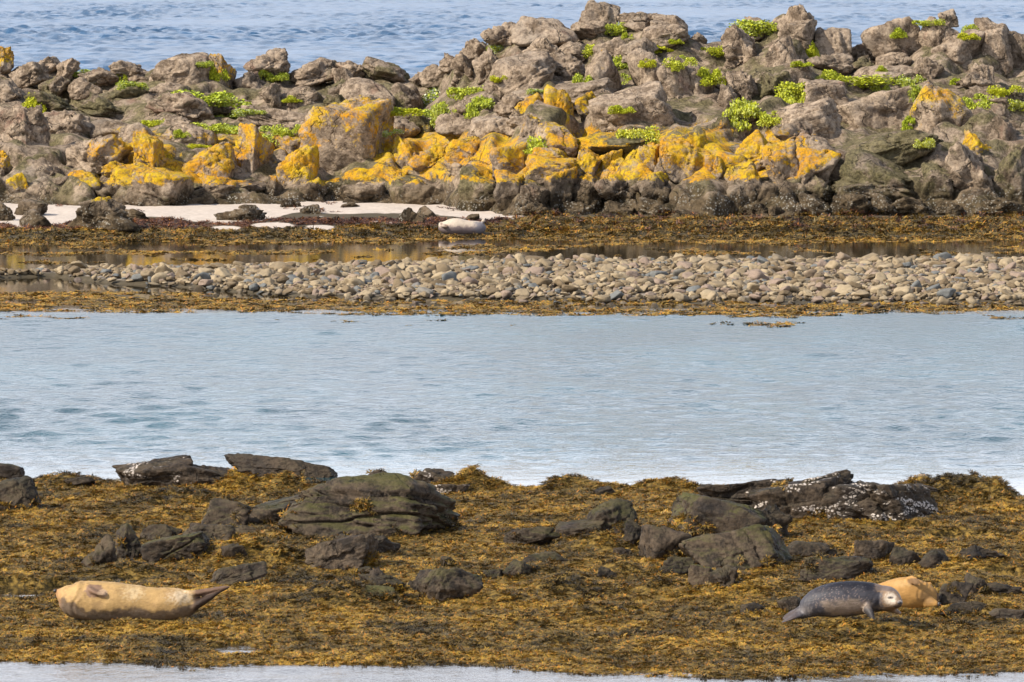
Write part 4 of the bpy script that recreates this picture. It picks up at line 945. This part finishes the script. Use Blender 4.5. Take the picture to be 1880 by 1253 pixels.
blob(B(1284, 388, -.222), (.019, .013, .014), 'nose', M_NOSE, o)

# --- tan seal behind the grey one
zg = 0.10
sxC, syC, kC, zg = seal_site(1665, 1121, 1); kC = kC / 5.529
def C(u, v, y=0.0): return ((u - 1355) * kC, y, (448 - v) * kC)
out = [(900, 330, 500, .9), (980, 280, 500, 1), (1080, 215, 500, 1), (1200, 172, 500, 1), (1320, 138, 496, 1), (1420, 138, 490, 1), (1500, 165, 482, 1), (1570, 210, 475, .95), (1620, 265, 465, .9), (1650, 320, 450, .85), (1668, 370, 435, .8)]
body = [C(u, (t + b) / 2) + ((b - t) / 2 * kC * r * .9, (b - t) / 2 * kC) for u, t, b, r in out]
f1 = [C(1350, 175, -.04) + (.020, .012), C(1395, 150, -.095) + (.034, .013), C(1440, 158, -.128) + (.038, .012), C(1480, 186, -.150) + (.030, .009), C(1500, 210, -.158) + (.012, .005)]
f2 = [C(1560, 230, .04) + (.03, .025), C(1590, 206, .02) + (.035, .02), C(1625, 208, .0) + (.02, .010)]
snout = [C(1590, 390, -.05) + (.07, .07), C(1640, 396, -.09) + (.042, .042), C(1672, 400, -.11) + (.030, .030), C(1690, 402, -.115) + (.018, .020)]
me = fuse('seal', [loft(body, n=50, seg=36), loft(f1, ref=(0, 1, 0)), loft(f2), loft(snout)], 0.010, 6)
flesh(me, .007, [((1560 - 1355) * kC, .08, .006, 3)])
co = coords(me); U = co[:, 0] / kC + 1355; Vv = 448 - co[:, 2] / kC
q3 = np.stack([U, Vv, co[:, 1] / kC], 1); nz_ = fbm(q3 * .012, 4); nf = fbm(q3 * .05, 3)
col = np.tile(np.array([.37, .195, .055]), (len(co), 1))
col = mixc(col, (.20, .115, .045), sstep(1.2, .4, np.hypot((U - 1560) / 90, (Vv - 330) / 90) + .4 * nz_) * .7)
col = mixc(col, (.45, .29, .12), sstep(1.3, .4, np.hypot((U - 1300) / 120, (Vv - 190) / 40) + .4 * nf) * .6)
col = mixc(col, (.15, .088, .045), sstep(1.15, .8, np.hypot((U - 1440) / 75, (Vv - 168) / 38) + .2 * nf) * (co[:, 1] < -.06) * .85)
col = mixc(col, (.09, .055, .035), sstep(455, 480, Vv + 20 * nf) * .8)
col = mixc(col, (.10, .065, .05), sstep(1668, 1684, U) * .9)
set_coat(me, col); me.materials.clear(); me.materials.append(M_TAN)
o = link('seal', me); o.location = (sxC, syC + .26, zg); tag(o, 'orange tan seal lying behind the grey one, flipper on its flank', 'seal', 'seals resting ashore')
seal_foot.append((sxC, syC + .25, .36, .16))
blob(C(1694, 405, -.118), (.017, .016, .026), 'nose', M_NOSE, o)

# --- pale seal on the far shore (zoom of 780..920 x 385..450, 13.43 px per px)
zg = 0.06
sxD, syD, kD, zg = seal_site(850, 433, -1); kD = kD / 13.43
def D(u, v, y=0.0): return ((u - 940) * kD, y, (645 - v) * kD)
out = [(335, 400, 470, .7), (360, 350, 530, .9), (420, 335, 600, .95), (500, 322, 650, 1), (620, 285, 680, 1), (740, 262, 680, 1), (860, 272, 680, 1), (1000, 305, 675, 1), (1150, 328, 665, 1), (1300, 335, 655, .95), (1400, 350, 630, .85), (1470, 380, 560, .7), (1500, 420, 500, .5)]
body = [D(u, (t + b) / 2) + ((b - t) / 2 * kD * r, (b - t) / 2 * kD) for u, t, b, r in out]
f1 = [D(1400, 400, 0) + (.05, .04), D(1440, 345, -.02) + (.05, .035), D(1445, 310, -.03) + (.055, .045), D(1445, 285, -.03) + (.03, .022)]
f2 = [D(440, 430, -.12) + (.04, .05), D(470, 450, -.16) + (.04, .05), D(560, 470, -.18) + (.02, .04)]
me = fuse('seal', [loft(body, n=50, seg=32), loft(f1, ref=(1, 0, 0)), loft(f2, ref=(0, 1, 0))], 0.014, 4)
co = coords(me); U = co[:, 0] / kD + 940; Vv = 645 - co[:, 2] / kD
nf = fbm(np.stack([U, Vv, co[:, 1] / kD], 1) * .012, 4)
col = np.tile(np.array([.44, .36, .275]), (len(co), 1))
col = mixc(col, (.42, .32, .25), sstep(400, 480, Vv + 60 * nf) * .7)
col = mixc(col, (.13, .10, .10), sstep(430, 500, Vv + 40 * nf) * .92)
col = mixc(col, (.15, .14, .155), sstep(1120, 1360, U + 90 * nf + .35 * (Vv - 420)) * (Vv > 345) * .9)  # shade on the right end, painted into the coat colour
col = mixc(col, (.14, .09, .065), sstep(1.1, .6, np.hypot((U - 405) / 36, (Vv - 400) / 36)) * (co[:, 1] < 0) * .8)
col = mixc(col, (.20, .12, .08), sstep(1.1, .6, np.hypot((U - 530) / 60, (Vv - 440) / 34)) * (co[:, 1] < 0) * .8)
set_coat(me, col); me.materials.clear(); me.materials.append(M_TAN)
o = link('seal', me); o.location = (sxD, syD + .2, zg + .03); tag(o, 'cream white seal lying at the far waterline below the sand', 'seal', 'seals resting ashore')
seal_far = (sxD, syD + .2, .62, .25)

# ------------------------------------------------------------------ green plants on the ridge
# crop, u0, v0, u1, v1, yellow, flowers
PLANTS = [(1, 405, 183, 512, 222, .3, .2), (1, 622, 213, 662, 278, .3, 0), (1, 660, 248, 757, 293, .2, .3), (1, 103, 313, 198, 403, .8, .0), (1, 1040, 148, 1112, 178, .2, .2), (1, 1112, 150, 1198, 235, .5, 0), (1, 955, 293, 1218, 373, .15, .1), (1, 1362, 153, 1443, 248, .3, .1), (1, 1455, 193, 1518, 238, .2, .1), (1, 1132, 418, 1233, 468, .2, .2), (1, 1285, 398, 1393, 438, .2, .5), (1, 1505, 333, 1583, 363, .6, 0), (1, 787, 452, 888, 508, .5, 0), (1, 947, 502, 1003, 548, .2, 0), (1, 1035, 472, 1190, 525, .3, .1), (1, 1150, 475, 1335, 558, .15, .2), (1, 1362, 468, 1500, 558, .2, .2), (1, 1480, 480, 1585, 550, .3, .1), (1, 1030, 588, 1112, 622, 1, 0),
 (2, 402, 433, 622, 543, .1, .9), (2, 640, 443, 793, 523, .3, .1), (2, 537, 508, 645, 625, .3, .2), (2, 467, 573, 570, 633, .2, .2), (2, 735, 498, 853, 593, .2, .1), (2, 217, 557, 383, 603, .6, 0), (2, 208, 683, 303, 723, .2, .7), (2, 828, 228, 912, 278, .3, .6), (2, 1280, 233, 1384, 288, .6, .1), (2, 1412, 113, 1503, 168, .3, .1), (2, 1532, 158, 1573, 208, .3, 0), (2, 1277, 378, 1353, 463, .2, .1), (2, 1482, 283, 1583, 380, .25, .1), (2, 1495, 360, 1575, 455, .2, .1), (2, 828, 398, 883, 433, .9, 0), (2, 1033, 468, 1097, 497, .2, .6), (2, 942, 718, 1103, 853, .5, .1), (2, 1537, 663, 1663, 758, .9, .2), (2, 1478, 548, 1563, 593, .5, 0), (2, 1783, 203, 1833, 228, .4, 0), (2, 1687, 238, 1773, 273, .8, 0), (2, 1632, 298, 1683, 343, .8, 0), (2, 1767, 298, 1868, 363, .6, .1),
 (3, 367, 88, 563, 168, .4, .2), (3, 687, 213, 743, 293, .6, 0), (3, 157, 238, 238, 288, .5, 0), (3, 17, 278, 93, 333, .3, .2), (3, 142, 343, 233, 428, .5, 0), (3, 317, 503, 473, 648, .5, .2), (3, 492, 568, 603, 643, .5, .1), (3, 562, 478, 683, 583, .6, .1), (3, 597, 418, 763, 513, .6, .1), (3, 737, 368, 853, 423, .5, .1), (3, 757, 393, 1033, 448, .5, .1), (3, 643, 316, 713, 348, .4, 0), (3, 1062, 438, 1138, 493, .5, .3), (3, 1237, 608, 1298, 673, .1, 0), (3, 1302, 713, 1363, 768, .8, .4), (3, 1197, 388, 1293, 453, .3, .4), (3, 1267, 428, 1333, 523, .2, .1), (3, 1142, 143, 1208, 188, .2, 0), (3, 1302, 98, 1398, 133, .4, .1), (3, 1567, 108, 1663, 178, .35, .1), (3, 1532, 168, 1603, 203, .9, 0), (3, 1487, 413, 1533, 443, .2, 0), (3, 1572, 468, 1703, 563, .3, .1), (3, 1697, 448, 1803, 503, .7, 0), (3, 1792, 518, 1863, 578, .6, .4), (3, 1067, 348, 1113, 378, .3, 0)]
def leaf_quads(rng, base, n, size, spread):
    """small folded leaves: two quads each"""
    V, Fc, T = [], [], []
    for k in range(n):
        a = rng.uniform(0, 6.28); el = rng.uniform(.1, 1.3)
        d = np.array([math.cos(a) * math.cos(el), math.sin(a) * math.cos(el), math.sin(el)])
        s = np.cross(d, (0, 0, 1.0)); s /= np.linalg.norm(s) + 1e-6
        u = np.cross(s, d)
        L = size * rng.uniform(.6, 1.3); w = L * rng.uniform(.28, .42)
        p = base[k]
        i = len(V)
        V += [p, p + d * L * .55 + s * w + u * .12 * L, p + d * L, p + d * L * .55 - s * w + u * .12 * L]
        Fc.append((i, i + 1, i + 2, i + 3)); T += [0, .6, 1, .6]
    return V, Fc, T
def plant_mesh(seed, nl):
    r = np.random.default_rng(seed)
    # several little cushions merged into one uneven clump within the unit box
    nc = 14; cc = np.stack([r.uniform(-.72, .72, nc), r.uniform(-.6, .6, nc), r.uniform(-.7, -.1, nc)], 1); cr = r.uniform(.26, .5, nc)
    j = r.integers(0, nc, nl); d = r.normal(size=(nl, 3)); d[:, 2] = np.abs(d[:, 2]) * 1.1 - .15; d /= np.linalg.norm(d, axis=1)[:, None]
    b = cc[j] + d * (cr[j] * r.uniform(.55, 1.0, nl))[:, None]
    V, Fc, T = leaf_quads(r, b, nl, .11, 1)
    return mesh_np('foliage', np.array(V), np.array(Fc), False)
PM = [plant_mesh(60 + i, 3000) for i in range(8)]
for m in PM: m.materials.append(M_LEAF)
order = sorted(range(len(PLANTS)), key=lambda i: cpx(PLANTS[i][0], PLANTS[i][1], 0)[0])
WORDS = 'first second third fourth fifth sixth seventh eighth ninth tenth eleventh twelfth thirteenth fourteenth fifteenth sixteenth seventeenth eighteenth nineteenth twentieth'.split()
WORDS += ['twenty-' + w for w in WORDS[:9]] + ['thirtieth'] + ['thirty-' + w for w in WORDS[:9]]
count = {}
bpy.context.view_layer.update()
DG = bpy.context.evaluated_depsgraph_get()
for i in order:
    c, u0, v0, u1, v1, ye, fl = PLANTS[i]
    x0, y0 = cpx(c, u0, v0); x1, y1 = cpx(c, u1, v1)
    cx, cy = (x0 + x1) / 2, (y0 + y1) / 2
    dx_, dy_, dz_ = ray(cx, cy + .2 * (y1 - y0))
    hit = S.ray_cast(DG, (0, 0, CAMZ), Vector((dx_, dy_, dz_)).normalized())
    Yd = (hit[1].y if hit[0] and hit[1].y < 175 else float(ridge_depth(cx, cy)[0])) - 0.05
    k = Yd / FPX
    X, _, Z = at_depth(cx, cy, Yd)
    w, h = (x1 - x0) * k, (y1 - y0) * k
    o = link('green_plant', PM[(i * 3) % 8])
    dd = max(0.35, .6 * w)
    o.location = (float(X), Yd, float(Z) - .05 * h); o.scale = (w * .92 * (1 if i % 2 else -1), dd * .60, h * 1.30)
    o.color = (ye, fl, 0, 0)
    zone = 'along the ridge crest' if ridge_depth(cx, cy)[1] > .78 else ('on the middle of the ridge' if ridge_depth(cx, cy)[1] > .47 else 'low on the ridge front')
    kind_ = ('yellow-green tuft' if ye > .55 else 'white-flowered tuft' if fl > .45 else 'bright green tuft') if w < 1.1 else ('spreading yellow-green mat' if ye > .45 else 'white-flowered cushion' if fl > .45 else 'spreading green mat')
    key = (zone, kind_); count[key] = count.get(key, 0) + 1
    tag(o, '%s %s, %s of these from the left' % (kind_, zone, WORDS[count[key] - 1]), 'plant', 'green plants growing on the ridge')

# ------------------------------------------------------------------ seaweed
def tuft_mesh(seed, blades, flat, width, mat):
    r = np.random.default_rng(seed); V, Fc, T = [], [], []
    for b in range(blades):
        a = r.uniform(0, 6.28); rad = math.sqrt(r.random()) * .55
        p = np.array([math.cos(a) * rad, math.sin(a) * rad, r.uniform(-.05, .12)])
        a2 = a + r.normal() * .8
        el = r.uniform(.15, 1.25) * (1 - flat) + .12
        L = r.uniform(.35, .75); w = width * r.uniform(.7, 1.4)
        s = np.array([-math.sin(a2), math.cos(a2), r.normal() * .4]); s /= np.linalg.norm(s)
        n_ = 3; i0 = len(V)
        for q in range(n_ + 1):
            ww = w * (1.0, 1.15, .95, .55)[q]
            V += [p - s * ww, p + s * ww]; T += [q / n_, q / n_]
            p = p + np.array([math.cos(a2) * math.cos(el), math.sin(a2) * math.cos(el), math.sin(el)]) * L / n_
            el -= r.uniform(.25, .75); a2 += r.normal() * .25
            if p[2] < -.12: el = max(el, .05)
        for q in range(n_):
            Fc.append((i0 + 2 * q, i0 + 2 * q + 1, i0 + 2 * q + 3, i0 + 2 * q + 2))
    me = mesh_np('frond', np.array(V), np.array(Fc), False); add_attr(me, 'tip', T); me.materials.append(mat)
    return me
TM = [tuft_mesh(300 + i, 42, .35, .042, M_WEED) for i in range(7)]
TD = [tuft_mesh(340 + i, 34, .15, .038, M_WEED_DARK) for i in range(5)]
TR = [tuft_mesh(380 + i, 30, .2, .045, M_WEED_RED) for i in range(4)]
TF = [tuft_mesh(400 + i, 30, .45, .060, M_WEED) for i in range(6)]
rw = np.random.default_rng(77)
def rots(n, tilt=.25): return np.stack([rw.normal(0, tilt, n), rw.normal(0, tilt, n), rw.uniform(0, 6.28, n)], 1)
def off_seal(P, feet):
    k = np.ones(len(P), bool)
    for fx_, fy_, a_, b_ in feet: k &= ((P[:, 0] - fx_) / a_) ** 2 + ((P[:, 1] - fy_) / b_) ** 2 > 1
    return k
n = 150000
yy = rw.uniform(52, 78, n); xx = rw.uniform(-1, 1, n) * (.085 * yy + .5)
zz = near_z(xx, yy)
keep = (zz > -.022 + .01 * rw.normal(size=n))
patchy = fbm(np.stack([xx * .8, yy * .8, 0 * xx], 1), 3)
P = np.stack([xx, yy, zz], 1); keep &= off_seal(P, seal_foot)
P = P[keep]; pa = patchy[keep]
P[:, 2] = np.maximum(P[:, 2], -.005)
hump = np.clip((P[:, 2] - .10) * 6, 0, 1)
sz_ = rw.uniform(.032, .070, len(P)) * (1 + .25 * hump)
darkm = rw.random(len(P)) < np.clip(.14 + .8 * pa * (pa > 0) + .22 * hump, .05, .75)
iL = ~darkm
tint = np.clip(rw.random(len(P)) * .8 + .15 - .25 * pa, 0, 1)
def scl3(s, zk): return np.stack([s, s, s * zk], 1)
scatter('seaweed', P[iL], rots(iL.sum()), scl3(sz_[iL], .48), TM, 'golden brown rockweed carpeting the near shore', 'seaweed', tint[iL])
scatter('dark_seaweed', P[darkm], rots(darkm.sum()), scl3(sz_[darkm] * 1.2, .6), TD, 'dark olive seaweed strands among the golden carpet', 'seaweed', tint[darkm])
# skirts of weed around and over the near rocks
SP, SN = [], []
for o, vs, mo, ba in near_rocks:
    M = np.array(Matrix.LocRotScale(o.location, o.rotation_euler, o.scale)); w = vs @ M[:3, :3].T + M[:3, 3]
    hgt = vs[:, 2]; top = .05 if ba < .2 else -.35
    nn_ = fbm(w * 1.6 + 31, 3)
    c_ = np.where((hgt > -.75) & (hgt + .55 * nn_ < top - .25) & (vs[:, 1] < .5))[0]
    c2 = np.where((hgt > .2) & (nn_ > .75))[0]
    kk = np.concatenate([rw.choice(c_, min(len(c_), int(130 * o.scale.x * 2 + 14)), False) if len(c_) else c_, rw.choice(c2, min(len(c2), int(14 * o.scale.x * 2)), False) if len(c2) else c2])
    SP.append(w[kk]); SN.append(vs[kk])
SP = np.concatenate(SP); SN = np.concatenate(SN)
SP = SP[(SP[:, 2] > -.02)]; sd = rw.random(len(SP)) < .62
scatter('rock_seaweed', SP[sd], rots(sd.sum(), .5), scl3(rw.uniform(.05, .10, sd.sum()), .9), TD, 'dark seaweed skirts hanging round the near rocks', 'seaweed')
scatter('rock_seaweed_gold', SP[~sd], rots((~sd).sum(), .5), scl3(rw.uniform(.045, .09, (~sd).sum()), .9), TM, 'golden seaweed tufts clinging to the near rocks', 'seaweed')

# far weed: strip before the cobble bar, floating mats in the lagoon, weed shore under the sand
n = 85000
yy = rw.uniform(104, 150, n); xx = rw.uniform(-1, 1, n) * (.085 * yy + .5)
zz = far_z(xx, yy); xp, yp = to_px(xx, yy, np.maximum(zz, 0))
pn = fbm(np.stack([xp * .006, yp * .10, 0 * xp], 1), 4)
tp, bt, wb, sh = col_px(xp, BAR_TOP), col_px(xp, BAR_BOT), col_px(xp, WEED_BOT), col_px(xp, SHORE)
strip = (yp > col_px(xp, WEED_TOP) - 2 + 4 * pn) & (yp < wb + 2) & (pn > -.28 + .5 * sstep(.55, 0, (yp - bt) / (wb - bt)))
stray = (yp >= wb + 2) & (yp < wb + 20) & (pn > .55) & (rw.random(n) < .5)
lag = (yp < tp - 1) & (yp > sh) & (pn > .34 - .40 * np.exp(-((yp - 464) / 3.0) ** 2) - .9 * sstep(sh + 9, sh, yp)) 
shore = (yp <= sh + 1) & (yp > 402)
fs = sstep(5, -5, yp + 9 * fbm(np.stack([xp * 0.012, yp * 0.06, 0 * xp], 1), 4) - col_px(xp, SAND_LO))
for sx, sy, sa, sb in ((415, 419, 30, 4), (500, 414, 38, 5), (588, 418, 30, 5)):
    fs = np.maximum(fs, sstep(1.5, .8, ((xp - sx) / sa) ** 2 + ((yp - sy) / sb) ** 2))
shore &= fs < .4
P = np.stack([xx, yy, np.maximum(zz, -.01)], 1)
feet = off_seal(P, [seal_far])
red = shore & (yp < np.interp(xp, [0, 600, 900, 1000], [425, 418, 415, 380]) + 6 * pn)
red |= (yp > 372) & (yp < 412) & (xp < 960) & (fs >= .4) & (pn > .30) & (rw.random(n) < .07)
low = (strip | stray | lag) & feet; shg = shore & ~red & feet; red &= feet
tn = np.clip(rw.random(n) * .75 + .25, 0, 1)
scatter('floating_seaweed', P[low], rots(low.sum(), .15), scl3(rw.uniform(.07, .15, low.sum()), .45), TF, 'orange-brown weed lying at the surface beside the cobble bar', 'seaweed', tn[low])
scatter('shore_seaweed', P[shg], rots(shg.sum(), .25), scl3(rw.uniform(.08, .17, shg.sum()), .75), TF + TD[:2], 'golden olive seaweed along the far waterline', 'seaweed', tn[shg] * .5)
scatter('red_seaweed', P[red], rots(red.sum(), .25), scl3(rw.uniform(.07, .14, red.sum()), .7), TR, 'reddish brown wrack below the far sand', 'seaweed', tn[red])

low_rocks = [(q[0] - 15, q[2] + 15, q[5], q[5].matrix_world.inverted()) for q in ridge_objs if q[3] > 340]
FP = []
for _ in range(5200):
    x_ = random.uniform(930, 1900); y_ = 388 + 40 * random.random() ** 0.8
    if random.random() > sstep(386, 408, y_ + 7 * math.sin(x_ * .021) + 5 * math.sin(x_ * .057)): continue
    dr = Vector([float(q) for q in ray(x_, y_)]).normalized()
    best = Vector(ground_hit(far_z, x_, y_, 134, 150)) if _ % 4 == 0 else None
    for xa, xb, ob, inv in low_rocks:
        if xa < x_ < xb:
            ok, loc, _n, _i = ob.ray_cast(inv @ Vector((0, 0, CAMZ)), (inv.to_3x3() @ dr).normalized())
            if ok:
                w_ = ob.matrix_world @ loc
                if best is None or w_.y < best.y: best = w_
    if best is not None: FP.append(tuple(best))
FP = np.array(FP)
gold = rw.random(len(FP)) < np.clip((to_px(*FP.T)[1] - 402) / 30, .08, .55)
scatter('ridge_foot_seaweed', FP[gold], rots(gold.sum(), .4), scl3(rw.uniform(.09, .18, gold.sum()), .8), TF + TD[:2], 'golden seaweed hanging on the lowest ridge rocks', 'seaweed')
scatter('ridge_foot_dark_seaweed', FP[~gold], rots((~gold).sum(), .4), scl3(rw.uniform(.09, .18, (~gold).sum()), .8), TR + TD, 'dark reddish seaweed on the lowest ridge rocks', 'seaweed')
